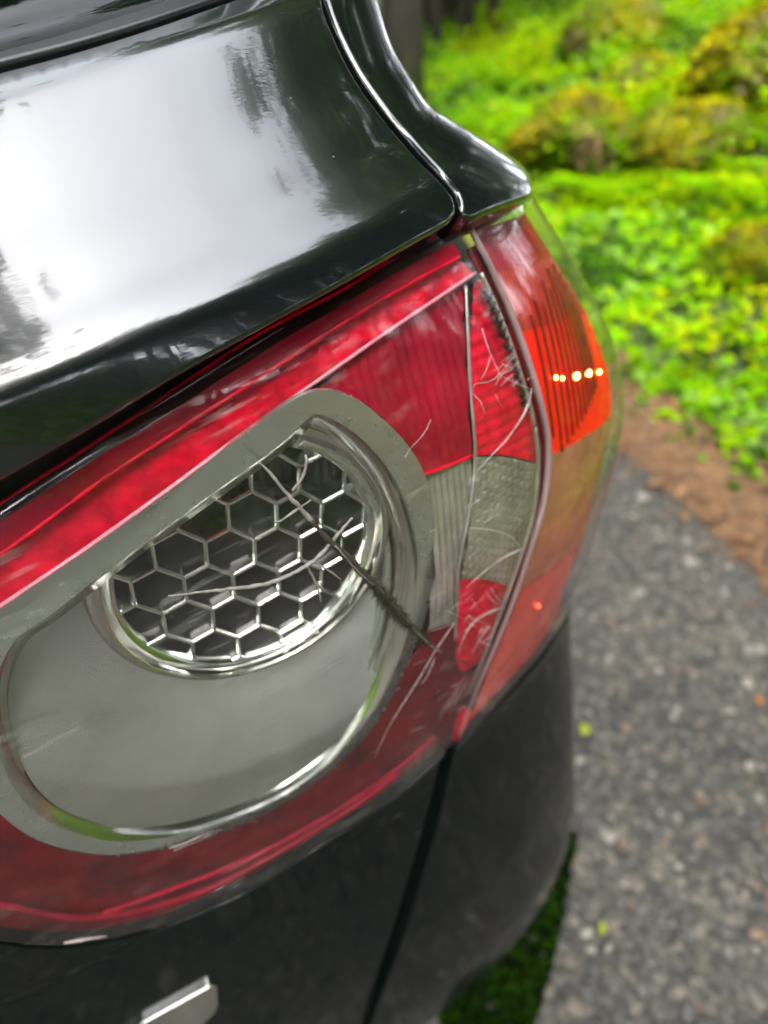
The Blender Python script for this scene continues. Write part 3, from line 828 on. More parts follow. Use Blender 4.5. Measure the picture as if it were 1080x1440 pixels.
#@@DETAIL
# ---------------------------------------------------------------- badge
bd = [(150, 1478), (200, 1440), (296, 1387), (303, 1389), (305, 1415), (300, 1425), (288, 1436), (240, 1478), (205, 1500)]
bdl = hit(bd, dl=-0.003)
own(patch('badge', joinp(dens([*bdl, bdl[0]], 0.002))[:-1], CHROME, dl=-0.0035, du=0.004, dz=0.004, flange=(0.001, 0.004)))

# ---------------------------------------------------------------- cracks and scratches in the lens
def crack(px, w=0.0004, dl=-0.0003, par=None, mat=None, step=6, jit=0.35):
    c_ = crs(px, step); c_ = c_ + rng.normal(0, jit * 0.4, c_.shape)
    rad = 0.62 * w * np.interp(np.linspace(0, 1, len(c_)), [0, 0.15, 0.6, 1], [0.5, 1, 0.8, 0.25]) * rng.uniform(0.6, 1.3, len(c_))
    return tube('crack', P3(c_, 'lens', dl), rad, mat or CRACK, par or lamp, seg=5)
for px, w in (([(748, 546), (741, 575), (716, 614), (692, 640), (672, 662)], .0005), ([(745, 552), (737, 580), (712, 618), (690, 640)], .00025),
              ([(746, 548), (722, 537), (700, 526)], .0003), ([(678, 462), (686, 488), (696, 512), (702, 526), (688, 537), (668, 540), (664, 552)], .0004),
              ([(723, 500), (712, 515), (702, 526)], .0003), ([(700, 526), (716, 522), (730, 508)], .0003), ([(690, 500), (684, 520), (676, 535)], .0003),
              ([(664, 553), (676, 565), (682, 582)], .0003), ([(660, 742), (690, 745), (714, 752), (734, 771)], .0003), ([(733, 772), (702, 788), (674, 810), (656, 826)], .0005),
              ([(706, 854), (682, 864), (662, 880), (650, 902), (645, 918)], .0005), ([(706, 850), (696, 836), (690, 825)], .0003), ([(704, 852), (690, 842), (684, 832)], .0003),
              ([(640, 875), (624, 898), (608, 922), (592, 950), (570, 985), (546, 1024), (527, 1066)], .0004), ([(606, 590), (596, 610), (573, 635)], .0003),
              ([(668, 870), (660, 866), (652, 876)], .0003), ([(690, 880), (678, 894), (664, 918)], .0003), ([(640, 876), (618, 884), (596, 890)], .00018),
              ([(612, 925), (600, 952), (592, 962)], .0003), ([(574, 636), (566, 648)], .0002), ([(604, 748), (612, 745)], .0003)):
    crack(px, w)
for k in range(26):                       # splinter web beside the seam
    if k < 14: x_, y_ = random.gauss(708, 18), random.gauss(520, 24)
    else: x_, y_ = random.gauss(672, 16), random.gauss(872, 26)
    ln = random.uniform(10, 30); an = R(random.choice((-55, -35, 25, 70)) + random.uniform(-12, 12)); be = random.uniform(-3, 3)
    crack([(x_, y_), (x_ + ln * .5 * math.cos(an) + be, y_ + ln * .5 * math.sin(an)), (x_ + ln * math.cos(an), y_ + ln * math.sin(an))], random.uniform(.00016, .00032), jit=0.15)
SCR = princ('scratch_grey', (0.28, 0.24, 0.23), 0.4, var=0.2)
for k in range(34):                       # fine parallel scuffs low on the corner
    x_ = random.uniform(545, 655); y_ = random.uniform(840, 1015)
    if k > 24: x_, y_ = random.uniform(330, 600), random.uniform(985, 1180)
    ln = random.uniform(6, 26); an = R(random.gauss(-38, 10) if k <= 24 else random.gauss(-27, 4))
    crack([(x_, y_), (x_ + ln * .5 * math.cos(an), y_ + ln * .5 * math.sin(an)), (x_ + ln * math.cos(an), y_ + ln * math.sin(an))], random.uniform(.00007, .00017), mat=SCR, step=8, jit=0.3)
for k in range(9):
    x_ = 615 + 3.2 * k + random.uniform(-3, 3); y_ = 1012 - 4 * k + random.uniform(-6, 6); ln = random.uniform(20, 42); an = R(-58 + random.uniform(-4, 4))
    crack([(x_, y_), (x_ + ln * .5 * math.cos(an), y_ + ln * .5 * math.sin(an)), (x_ + ln * math.cos(an), y_ + ln * math.sin(an))], random.uniform(.00012, .00025), mat=SCR, step=8, jit=0.3)
SMUD = princ('pale_scuff', (0.50, 0.42, 0.42), 0.5, var=0.2)
crack([(90, 1326), (120, 1321), (150, 1317)], .0013, dl=-0.0002, mat=SMUD, jit=0.4)
crack([(238, 1193), (262, 1185), (300, 1168)], .0008, dl=-0.0002, mat=SCR, jit=0.8)
crack([(244, 1196), (275, 1184), (312, 1166)], .0004, dl=-0.0002, mat=SCR, jit=0.8)

# ---------------------------------------------------------------- twig stuck across the lamp
twig = empty('mossy_twig', tuple(map(float, P3([(525, 820)])[0])))
tag(twig, 'thin dead twig with dark moss and pale side shoots stuck across the cracked lamp', 'twig')
TW = twig.location.copy()
TWM = princ('twig_bark', (0.032, 0.026, 0.017), 0.8, var=0.35, vscale=300, bump=0.3, bscale=600)
TWP = princ('twig_pale', (0.20, 0.185, 0.165), 0.7, var=0.3, vscale=300)
MSD = princ('dark_moss', (0.022, 0.021, 0.008), 0.9, var=0.4, vscale=400)
def onto(px, r_, name, mat, lift=0.0006, jit=1.0, seg=7):
    c_ = crs(px, 6); c_ = c_ + rng.normal(0, jit * 0.45, c_.shape)
    rad = 1.3 * np.interp(np.linspace(0, 1, len(c_)), np.linspace(0, 1, len(r_)), r_) * rng.uniform(0.82, 1.18, len(c_))
    o = tube(name, P3(c_, 'lens', -lift) - np.array(TW[:]), rad, mat, twig, seg=seg)
    return o, P3(c_, 'lens', -lift), rad
onto([(362, 648), (382, 668), (400, 690), (421, 713), (441, 735)], [.00025, .0005, .0006, .0007], 'stem', TWP)
_, sp3, srad = onto([(436, 730), (455, 752), (472, 768), (500, 796), (525, 822), (548, 848), (570, 874), (592, 896), (606, 906)], [.0007, .0008, .0012, .0012, .0013, .0015, .0014, .0011, .0006], 'stem', TWM)
onto([(600, 902), (612, 911), (628, 921), (645, 930), (660, 933), (674, 928)], [.0005, .0004, .0003, .0002], 'tendril', TWM, jit=0.3)
onto([(472, 768), (512, 812), (535, 830), (560, 858), (590, 893), (606, 908), (622, 918)], [.0002, .0002, .0002], 'tendril', TWP, lift=0.0022, jit=1.0)
for px, r_ in (([(496, 728), (480, 746), (462, 767), (446, 785), (425, 799), (400, 812), (370, 822), (330, 828), (290, 832), (236, 838)], [.0004, .0006, .0007, .0006, .0004, .0002]),
               ([(430, 640), (429, 660), (420, 680), (411, 690)], [.0004, .0005, .0004]), ([(437, 703), (420, 715), (402, 728), (387, 735)], [.0002, .0004, .0003]),
               ([(430, 793), (444, 820), (452, 846)], [.0004, .0004, .0003]), ([(440, 788), (462, 802), (480, 815)], [.0003, .0003, .0002]), ([(447, 820), (456, 832)], [.0004, .0002])):
    onto(px, r_, 'side_shoot', TWP)
V_, F_ = [], []
for k in range(3200):                     # moss hairs round the lower stem
    f = min(0.995, abs(random.gauss(0.68, 0.2))); f = max(0.28, f)
    i_ = int(f * (len(sp3) - 1)); p0 = sp3[i_] + rng.normal(0, 0.0007, 3)
    d = rng.normal(0, 1, 3); d[1] -= 0.5; d /= np.linalg.norm(d)
    ln = random.uniform(0.001, 0.0050) * (0.35 + 0.9 * math.exp(-((f - 0.70) / 0.16) ** 2))
    w = np.cross(d, rng.normal(0, 1, 3)); w *= 0.00015 / np.linalg.norm(w)
    md = p0 + d * ln * 0.5 + rng.normal(0, 0.0004, 3); tp = p0 + d * ln + np.array([0, 0, -0.3 * ln])
    b = len(V_); V_ += [p0 - w, p0 + w, md + w, md - w, tp]; F_ += [(b, b + 1, b + 2, b + 3), (b + 3, b + 2, b + 4)]
ms = mesh('moss', np.array(V_) - np.array(TW[:]), F_, MSD, twig, smooth=False); tag(ms, kind='stuff')

#@@ENV
# ------------------------------------------------------------------ ground
def ps(y): return -0.12 * np.clip(-3.0 - y, 0, 9) ** 2      # invented bend behind the viewer, makes room for the added tree row
def xr(y): return ps(y) + 1.40 + 0.15 * (np.clip(y, -3, 4) - 1.0) + 0.05 * np.sin(y * 1.7)
def xbk(y): return xr(y) + 0.20 + 0.05 * np.sin(y * 2.3 + 1)
def hnoise(x, y):
    return 0.10 * np.sin(x * 1.7 + 0.6 * y) * np.sin(y * 1.3 + 0.4) + 0.05 * np.sin(x * 4.1 + 1.3) * np.sin(y * 3.7 + x) + 0.02 * np.sin(9 * x + 2 * y) * np.sin(8 * y - x)
def gz(x, y):
    dr = np.maximum(x - xbk(y), 0); dlft = np.maximum(ps(y) - 2.9 - x, 0)
    bank = 0.27 * dr - 0.10 * np.minimum(dr, 0.5) + 0.02 * np.maximum(dr - 5, 0)
    bank = np.minimum(bank, 3.2)
    return bank + 0.15 * np.minimum(dlft, 8) + hnoise(x, y) * np.clip((dr + dlft) / 0.8, 0, 1)
def sheet(name, xs_, ys_, dz, mat, kind='structure'):
    X, Y = np.meshgrid(xs_, ys_); Z = gz(X, Y) + dz
    V = np.stack([X, Y, Z], -1).reshape(-1, 3); nx, ny = len(xs_), len(ys_)
    Fs = [(j * nx + i, j * nx + i + 1, (j + 1) * nx + i + 1, (j + 1) * nx + i) for j in range(ny - 1) for i in range(nx - 1)]
    o = mesh(name, V, Fs, mat); tag(o, kind=kind); return o

def soil_mat():
    m, n, l, o = nm('forest_soil')
    p = n.new('ShaderNodeBsdfPrincipled'); p.inputs['Roughness'].default_value = 0.9
    t = noise(n, l, 3.0, 6); rp = ramp(n, l, t.outputs['Fac'], [(0.35, (0.018, 0.022, 0.008)), (0.5, (0.045, 0.075, 0.012)), (0.68, (0.08, 0.12, 0.015))])
    l.new(rp.outputs[0], p.inputs['Base Color'])
    t2 = noise(n, l, 40, 5); bp = n.new('ShaderNodeBump'); bp.inputs['Strength'].default_value = 0.8; bp.inputs['Distance'].default_value = 0.03
    l.new(t2.outputs['Fac'], bp.inputs['Height']); l.new(bp.outputs[0], p.inputs['Normal']); l.new(p.outputs[0], o.inputs[0])
    return m
def asphalt_mat():
    m, n, l, o = nm('worn_asphalt')
    p = n.new('ShaderNodeBsdfPrincipled'); p.inputs['Roughness'].default_value = 0.75
    tc = n.new('ShaderNodeTexCoord')
    v = n.new('ShaderNodeTexVoronoi'); v.inputs['Scale'].default_value = 75; l.new(tc.outputs['Object'], v.inputs['Vector'])
    sp_ = n.new('ShaderNodeSeparateColor'); l.new(v.outputs['Color'], sp_.inputs[0])
    r1 = ramp(n, l, sp_.outputs[0], [(0.0, (0.018, 0.0175, 0.016)), (0.45, (0.036, 0.034, 0.030)), (0.8, (0.062, 0.057, 0.048)), (1.0, (0.12, 0.105, 0.085))])
    t = noise(n, l, 1.8, 5); r2 = ramp(n, l, t.outputs['Fac'], [(0.35, (0.75, 0.75, 0.72)), (0.65, (1.15, 1.12, 1.05))])
    mx = n.new('ShaderNodeMixRGB'); mx.blend_type = 'MULTIPLY'; mx.inputs[0].default_value = 1
    l.new(r1.outputs[0], mx.inputs[1]); l.new(r2.outputs[0], mx.inputs[2]); l.new(mx.outputs[0], p.inputs['Base Color'])
    bp = n.new('ShaderNodeBump'); bp.inputs['Strength'].default_value = 0.7; bp.inputs['Distance'].default_value = 0.006; bp.invert = True
    l.new(v.outputs['Distance'], bp.inputs['Height']); l.new(bp.outputs[0], p.inputs['Normal']); l.new(p.outputs[0], o.inputs[0])
    return m
def litter_mat():
    m, n, l, o = nm('needle_litter')
    p = n.new('ShaderNodeBsdfPrincipled'); p.inputs['Roughness'].default_value = 0.9
    t = noise(n, l, 28, 6); rp = ramp(n, l, t.outputs['Fac'], [(0.3, (0.05, 0.026, 0.011)), (0.5, (0.11, 0.055, 0.022)), (0.7, (0.17, 0.095, 0.042))])
    l.new(rp.outputs[0], p.inputs['Base Color'])
    t2 = noise(n, l, 120, 4); bp = n.new('ShaderNodeBump'); bp.inputs['Strength'].default_value = 0.8; bp.inputs['Distance'].default_value = 0.01
    l.new(t2.outputs['Fac'], bp.inputs['Height']); l.new(bp.outputs[0], p.inputs['Normal']); l.new(p.outputs[0], o.inputs[0])
    return m
LITM = litter_mat()
gx = np.concatenate([np.arange(-60, -6, 3), np.arange(-6, 1, 0.5), np.arange(1, 8, 0.12), np.arange(8, 60, 3)])
gy = np.concatenate([np.arange(-60, -2, 2), np.arange(-2, 12, 0.15), np.arange(12, 75, 3)])
ground = sheet('ground', gx, gy, -0.012, soil_mat())
# path and the strip of litter beside it follow the kerbless edge
ys_ = np.concatenate([np.arange(-30, -1, 1.0), np.arange(-1, 6, 0.08), np.arange(6, 41, 1.0)])
jag = rng.normal(0, 0.02, len(ys_))
V = []; 
for y_, j_ in zip(ys_, jag):
    for f in np.linspace(0, 1, 9): V.append((ps(y_) - 2.8 + f * (xr(y_) + j_ + 2.8 - ps(y_)), y_, 0.0))
Fs = [(j * 9 + i, j * 9 + i + 1, (j + 1) * 9 + i + 1, (j + 1) * 9 + i) for j in range(len(ys_) - 1) for i in range(8)]
path = mesh('path', V, Fs, asphalt_mat()); tag(path, kind='structure')
V = []
for y_, j_ in zip(ys_, np.roll(jag, 5)):
    for f in np.linspace(0, 1, 6):
        x_ = xr(y_) - 0.10 + f * (xbk(y_) + 2.5 * j_ + 0.10 - xr(y_) + 0.10)
        V.append((x_, y_, float(gz(np.array(x_), np.array(y_))) + 0.004 + 0.012 * math.sin(f * math.pi) + 0.004 * f))
Fs = [(j * 6 + i, j * 6 + i + 1, (j + 1) * 6 + i + 1, (j + 1) * 6 + i) for j in range(len(ys_) - 1) for i in range(5)]
vg = mesh('dirt_verge', V, Fs, LITM); tag(vg, kind='structure')

# loose aggregate standing proud in the worn surface
ICO = None
def ico(sub_=1):
    bm = bmesh.new(); bmesh.ops.create_icosphere(bm, subdivisions=sub_, radius=1.0)
    V_ = np.array([v.co[:] for v in bm.verts]); F_ = np.array([[v.index for v in f.verts] for f in bm.faces]); bm.free()
    return V_, F_
def scatter(name, base, centers, scales, mats, flat=(1, 1, 0.5), tilt=0.3, cols=None, smooth=True, parent=None):
    """many small solids in one mesh, with a colour drawn per piece"""
    BV, BF = base; n = len(centers)
    ang = rng.uniform(0, 2 * math.pi, n); ca, sa = np.cos(ang), np.sin(ang)
    sc = scales[:, None] * rng.uniform(0.7, 1.3, (n, 3)) * np.array(flat)
    W = BV[None] * sc[:, None]
    W = W * (1 + rng.normal(0, 0.08, (n, len(BV), 1)))
    X = W[..., 0] * ca[:, None] - W[..., 1] * sa[:, None]; Y = W[..., 0] * sa[:, None] + W[..., 1] * ca[:, None]
    tz = rng.normal(0, tilt, (n, 1))
    Z = W[..., 2] + X * tz
    V_ = np.stack([X, Y, Z], -1) + centers[:, None]
    F_ = (BF[None] + (np.arange(n) * len(BV))[:, None, None]).reshape(-1, BF.shape[1])
    return bulk(name, V_.reshape(-1, 3), F_, mats, np.repeat(rng.integers(0, len(mats), n), len(BF)), smooth, parent)
def bulk(name, V_, F_, mats, mi=None, smooth=False, parent=None):
    me = bpy.data.meshes.new(name)
    nv, nf, k = len(V_), len(F_), F_.shape[1]
    me.vertices.add(nv); me.vertices.foreach_set('co', V_.astype(np.float32).ravel())
    me.loops.add(nf * k); me.loops.foreach_set('vertex_index', F_.astype(np.int32).ravel())
    me.polygons.add(nf); me.polygons.foreach_set('loop_start', np.arange(0, nf * k, k, dtype=np.int32))
    me.polygons.foreach_set('loop_total', np.full(nf, k, np.int32))
    for m_ in mats: me.materials.append(m_)
    if mi is not None: me.polygons.foreach_set('material_index', mi.astype(np.int32))
    me.polygons.foreach_set('use_smooth', np.full(nf, smooth))
    me.update(calc_edges=True)
    o = bpy.data.objects.new(name, me); COL.objects.link(o)
    if parent: o.parent = parent
    return o
STONE = [princ('stone_%s' % c, v, 0.65, var=0.3, vscale=150) for c, v in (('grey', (0.052, 0.051, 0.048)), ('dark', (0.028, 0.028, 0.026)), ('mid', (0.080, 0.076, 0.064)), ('tan', (0.13, 0.088, 0.055)), ('pale', (0.21, 0.195, 0.165)))]
n = 9000
c = np.stack([rng.uniform(-0.4, 1.75, n), rng.uniform(-0.5, 2.4, n), np.zeros(n)], 1)
c = c[c[:, 0] < xr(c[:, 1]) - 0.02]
peb = scatter('path_gravel', ico(1), c, np.exp(rng.normal(math.log(0.0068), 0.4, len(c))), [STONE[0], STONE[1], STONE[0], STONE[2], STONE[2], STONE[0], STONE[2], STONE[3], STONE[0], STONE[2], STONE[4]], flat=(1, 1, 0.55))
tag(peb, 'worn grey and tan aggregate standing out of the asphalt path', 'gravel', kind='stuff')
n = 9000
c = np.stack([rng.uniform(1.0, 2.6, n), rng.uniform(-0.3, 4.5, n), np.zeros(n)], 1)
keep = (c[:, 0] > xr(c[:, 1]) - 0.08 - np.abs(rng.normal(0, 0.07, n))) & (c[:, 0] < xbk(c[:, 1]) + 0.1)
c = c[keep]; c[:, 2] = gz(c[:, 0], c[:, 1]) + 0.016
BR = [princ('dry_%s' % k_, v, 0.8, var=0.3, vscale=60) for k_, v in (('tan', (0.22, 0.12, 0.05)), ('brown', (0.11, 0.055, 0.022)), ('rust', (0.20, 0.075, 0.025)), ('dark', (0.04, 0.022, 0.012)))]
lit = scatter('needle_litter', ico(1), c, np.exp(rng.normal(math.log(0.010), 0.35, len(c))), BR, flat=(1.6, 0.35, 0.2))
tag(lit, 'brown fallen needles and leaf litter along the path edge', 'leaf litter', kind='stuff')

# ------------------------------------------------------------------ vegetation
def leafm(name, col, tr=0.45, var=0.3): return princ(name, col, 0.8, var=var, vscale=2.5, transl=tr, spec=0.03)
GREEN = [leafm('leaf_lime', (0.24, 0.42, 0.001)), leafm('leaf_fresh', (0.15, 0.35, 0.002)), leafm('leaf_yellow', (0.30, 0.36, 0.001)), leafm('leaf_deep', (0.03, 0.085, 0.003)), leafm('leaf_pale', (0.22, 0.38, 0.06))]
QUAD = (np.array([(-0.5, 0, 0), (0, -0.42, 0.05), (0.55, 0, 0), (0, 0.42, 0.05)]), np.array([[0, 1, 2, 3]]))
def leaves(centers, size, up=0.6):
    """one tilted four-cornered leaf per centre"""
    n = len(centers); s = size * rng.uniform(0.6, 1.4, n)
    nrm = rng.normal(0, 1, (n, 3)); nrm /= np.linalg.norm(nrm, axis=1)[:, None]; nrm = nrm * (1 - up) + np.array([0, 0, up]); nrm /= np.linalg.norm(nrm, axis=1)[:, None]
    a_ = np.cross(nrm, rng.normal(0, 1, (n, 3))); a_ /= np.linalg.norm(a_, axis=1)[:, None]; b_ = np.cross(nrm, a_)
    B = QUAD[0]
    V_ = centers[:, None] + s[:, None, None] * (B[None, :, :1] * a_[:, None] + B[None, :, 1:2] * b_[:, None] + B[None, :, 2:] * nrm[:, None])
    F_ = np.arange(n * 4).reshape(-1, 4)
    return V_.reshape(-1, 3), F_
def patchy(x, y): return np.sin(x * 2.1 + 1.1 * y) * np.sin(y * 1.9 - 0.7 * x + 0.5) + 0.5 * np.sin(5 * x) * np.sin(4.3 * y + x)
n = 115000
c = np.stack([rng.uniform(1.4, 9.5, n), rng.uniform(-1.5, 12, n), np.zeros(n)], 1)
c = c[(c[:, 0] > xbk(c[:, 1]) - 0.02 + rng.normal(0, 0.05, len(c)))]
tall = np.clip((c[:, 0] - xbk(c[:, 1])) / 1.5, 0.25, 1.3)
c[:, 2] = gz(c[:, 0], c[:, 1]) + np.abs(rng.normal(0, 0.07, len(c))) * tall + 0.10 * tall * np.clip(patchy(c[:, 0] * 1.6, c[:, 1] * 1.6), 0, 1)
V_, F_ = leaves(c, 0.055, 0.6)
pv = patchy(c[:, 0], c[:, 1]) + rng.normal(0, 0.5, len(c))
mi = np.where(pv > 0.7, 2, np.where(pv > 0.1, 0, np.where(pv > -0.6, 1, np.where(pv > -0.9, 4, 3))))
gc = bulk('ground_cover', V_, F_, GREEN, mi); tag(gc, 'bright green low leafy ground cover on the bank', 'ground cover', kind='stuff')
n = 26000     # the other verge and what lies farther off, seen in reflections
c = np.vstack([np.stack([rng.uniform(-12, -2.9, n), rng.uniform(-14, 6, n), np.zeros(n)], 1), np.stack([rng.uniform(-4, 12, n), rng.uniform(-14, -1.5, n), np.zeros(n)], 1)])
c = c[(c[:, 0] < ps(c[:, 1]) - 2.9) | (c[:, 0] > xbk(c[:, 1]))]
c[:, 2] = gz(c[:, 0], c[:, 1]) + np.abs(rng.normal(0, 0.07, len(c)))
V_, F_ = leaves(c, 0.16, 0.6)
gc2 = bulk('verge_plants', V_, F_, GREEN, rng.integers(0, 4, len(F_))); tag(gc2, 'green plants covering the far verge behind the car', 'ground cover', kind='stuff')

def fern_mesh(seed):
    r_ = np.random.default_rng(seed); V_, F_ = [], []
    for k in range(10):
        az = k * 0.63 + r_.uniform(-0.2, 0.2); ln = r_.uniform(0.35, 0.55); lift = r_.uniform(0.7, 1.2)
        d = np.array([math.cos(az), math.sin(az), 0]); s = np.array([-d[1], d[0], 0])
        for i in range(16):
            f = (i + 1) / 16; p_ = d * ln * f + np.array([0, 0, lift * ln * (f - 0.75 * f * f)])
            w = 0.11 * math.sin(math.pi * min(1, 0.12 + f * 0.88)) + 0.008
            for sg in (-1, 1):
                tip = p_ + s * sg * w + d * 0.03 + np.array([0, 0, -0.01])
                b = len(V_); V_ += [p_ - d * 0.004, p_ + (tip - p_) * 0.5 - d * 0.011, tip, p_ + (tip - p_) * 0.5 + d * 0.011]
                F_.append((b, b + 1, b + 2, b + 3))
    me = bpy.data.meshes.new('fern'); me.from_pydata([tuple(v) for v in V_], [], F_); me.update()
    me.materials.append(GREEN[seed % 2]); return me
FERN = [fern_mesh(3), fern_mesh(4), fern_mesh(5)]
def put(name, me, x, y, dz=0.0, s=1.0, rz=0.0, mat=None):
    o = bpy.data.objects.new(name, me); COL.objects.link(o)
    o.location = (x, y, float(gz(np.array(x), np.array(y))) + dz); o.scale = (s, s, s); o.rotation_euler = (0, 0, rz)
    return o
def onbank(px):
    """pixel -> where that line of sight meets the ground"""
    d = rays([px])[0]; t = np.linspace(0.5, 30, 6000); P = t[:, None] * d + np.array([0, 0, H])
    k = np.argmax(P[:, 2] < gz(P[:, 0], P[:, 1])); return P[k]

def boulder_mesh(seed):
    V_, F_ = ico(4); r_ = np.random.default_rng(seed); ph = r_.uniform(0, 6, (8, 3)); fr = r_.uniform(1.2, 3.6, (8, 3))
    d = np.ones(len(V_))
    for a_, b_ in zip(ph, fr): d += 0.07 * np.sin(V_ @ b_ + a_[0]) * np.cos(V_[:, 0] * b_[1] + a_[1])
    for a_, b_ in zip(ph, fr * 6): d += 0.02 * np.sin(V_ @ b_ + a_[2])
    X_ = V_ * d[:, None] * np.array([1, 0.8, 0.62])
    me = bpy.data.meshes.new('boulder'); me.from_pydata([tuple(v) for v in X_], [], [tuple(map(int, f)) for f in F_]); me.update()
    me.polygons.foreach_set('use_smooth', [True] * len(me.polygons)); me.materials.append(MOSS); return me
def moss_mat():
    m, n, l, o = nm('mossy_rock')
    p = n.new('ShaderNodeBsdfPrincipled'); p.inputs['Roughness'].default_value = 0.95
    t = noise(n, l, 1.6, 6); rp = ramp(n, l, t.outputs['Fac'], [(0.36, (0.10, 0.06, 0.03)), (0.46, (0.13, 0.11, 0.006)), (0.58, (0.28, 0.26, 0.002)), (0.72, (0.16, 0.22, 0.003))])
    l.new(rp.outputs[0], p.inputs['Base Color'])
    t2 = noise(n, l, 30, 5); bp = n.new('ShaderNodeBump'); bp.inputs['Strength'].default_value = 1.0; bp.inputs['Distance'].default_value = 0.06
    l.new(t2.outputs['Fac'], bp.inputs['Height']); l.new(bp.outputs[0], p.inputs['Normal']); l.new(p.outputs[0], o.inputs[0])
    return m
MOSS = moss_mat()
BOU = [boulder_mesh(k) for k in range(4)]
MOSSL = [leafm('moss_gold', (0.30, 0.27, 0.002), 0.3), leafm('moss_olive', (0.16, 0.17, 0.003), 0.3), leafm('moss_green', (0.15, 0.27, 0.003), 0.3), princ('moss_brown', (0.12, 0.075, 0.03), 0.9, var=0.3)]
def moss_mesh(me, seed):
    V_ = np.array([v.co[:] for v in me.vertices]); V_ = V_[V_[:, 2] > -0.25]
    n = 3600; k = rng.integers(0, len(V_), n); c = V_[k] + rng.normal(0, 0.03, (n, 3))
    V2, F2 = leaves(c * (1 + rng.uniform(-0.01, 0.06, (n, 1))), 0.085, 0.5)
    pv = np.sin(c[:, 0] * 3 + seed) + np.cos(c[:, 1] * 4 + seed) + 1.2 * c[:, 2] + rng.normal(0, 0.5, n)
    o = bulk('moss', V2, F2, MOSSL, np.where(pv > 1.0, 0, np.where(pv > 0.1, 1, np.where(pv > -1.5, 2, 3)))); m_ = o.data; bpy.data.objects.remove(o); return m_
BMO = [moss_mesh(m_, k) for k, m_ in enumerate(BOU)]
for px, s, k, rz, lab in (((800, 225), 0.42, 0, 0.3, 'mossy yellow-green boulder with a dark hollow under it, near the path'),
                          ((905, 150), 0.42, 1, 1.2, 'broad brown and yellow mossy boulder in the middle of the bank'),
                          ((960, 225), 0.38, 2, 2.0, 'low mossy boulder with bare pinkish brown top among ferns'),
                          ((1075, 130), 0.55, 3, 0.7, 'steep mossy boulder at the top of the bank beside ferns'),
                          ((860, 75), 0.5, 2, 3.0, 'half buried grey stone with dark gap high on the bank'),
                          ((1060, 385), 0.22, 1, 2.2, 'small moss covered stone in the ground cover near the path')):
    p_ = onbank(px); o = put('mossy_boulder', BOU[k], float(p_[0]), float(p_[1]), s * 0.22, s, rz)
    tag(o, lab, 'boulder', 'mossy boulders on the bank')
    mo = bpy.data.objects.new('moss', BMO[k]); COL.objects.link(mo); mo.parent = o; tag(mo, kind='stuff')
FL = 'green fern with spreading fronds growing on the bank'
for k in range(26):
    if k < 8: px = [(1040, 250), (1010, 60), (700, 120), (960, 40), (1070, 300), (770, 90), (690, 200), (880, 300)][k]
    else: px = (random.uniform(620, 1080), random.uniform(40, 330))
    p_ = onbank(px); o = put('fern', FERN[k % 3], float(p_[0]), float(p_[1]), 0.02, random.uniform(0.6, 1.0), random.uniform(0, 6))
    near = ['drooping fern in front of the low brown boulder', 'fern high on the bank below the dark stone gap', 'fern beside the mossy boulder next to the tree trunks', 'fern on the crest between two mossy boulders',
            'large fern beside the low brown mossy boulder', 'fern growing above the yellow-green boulder', 'fern at the foot of the yellow-green boulder', 'fern in the ground cover below the boulders']
    tag(o, near[k] if k < 8 else FL, 'fern', 'ferns on the bank')

# trees
def bark_mat(name, col, moss):
    m, n, l, o = nm(name)
    p = n.new('ShaderNodeBsdfPrincipled'); p.inputs['Roughness'].default_value = 0.9
    t = noise(n, l, 6, 5, stretch=(1, 1, 0.25)); rp = ramp(n, l, t.outputs['Fac'], [(0.35, tuple(c_ * 0.5 for c_ in col)), (0.55, col), (0.68, moss)])
    l.new(rp.outputs[0], p.inputs['Base Color'])
    t2 = noise(n, l, 25, 4, stretch=(1, 1, 0.15)); bp = n.new('ShaderNodeBump'); bp.inputs['Strength'].default_value = 1.0; bp.inputs['Distance'].default_value = 0.03
    l.new(t2.outputs['Fac'], bp.inputs['Height']); l.new(bp.outputs[0], p.inputs['Normal']); l.new(p.outputs[0], o.inputs[0])
    return m
BARK = bark_mat('mossy_bark', (0.022, 0.018, 0.010), (0.04, 0.055, 0.005))
CROWN = [leafm('crown_green', (0.05, 0.095, 0.018), 0.35), leafm('crown_light', (0.08, 0.135, 0.02), 0.4), leafm('crown_dark', (0.028, 0.055, 0.016), 0.3)]
def trunk_mesh(h, r0, seed):
    r_ = np.random.default_rng(seed); pts, rad = [], []
    for f in np.linspace(0, 1, 14):
        pts.append((0.12 * math.sin(f * 5 + seed) * f, 0.12 * math.cos(f * 4 + seed) * f, f * h - 0.3)); rad.append(r0 * (1 - 0.75 * f) * (1.35 if f == 0 else 1))
    o = tube('trunk', pts, rad, BARK, None, seg=10)
    V_ = [v.co[:] for v in o.data.vertices]; F_ = [tuple(p.vertices) for p in o.data.polygons]
    bpy.data.objects.remove(o)
    for k in range(16):
        z_ = h * r_.uniform(0.3, 0.92); az = r_.uniform(0, 6.28); ln = (1 - z_ / h) * h * 0.22 + 0.5
        p0 = np.array([0, 0, z_]); p1 = p0 + np.array([math.cos(az) * ln, math.sin(az) * ln, ln * 0.15])
        o = tube('limb', [p0, (p0 + p1) / 2 + [0, 0, 0.1], p1], [0.05, 0.03, 0.012], BARK, None, seg=5)
        b = len(V_); V_ += [v.co[:] for v in o.data.vertices]; F_ += [tuple(b + i for i in p.vertices) for p in o.data.polygons]
        bpy.data.objects.remove(o)
    me = bpy.data.meshes.new('trunk'); me.from_pydata(V_, [], F_); me.update(); me.materials.append(BARK)
    me.polygons.foreach_set('use_smooth', [True] * len(me.polygons)); return me
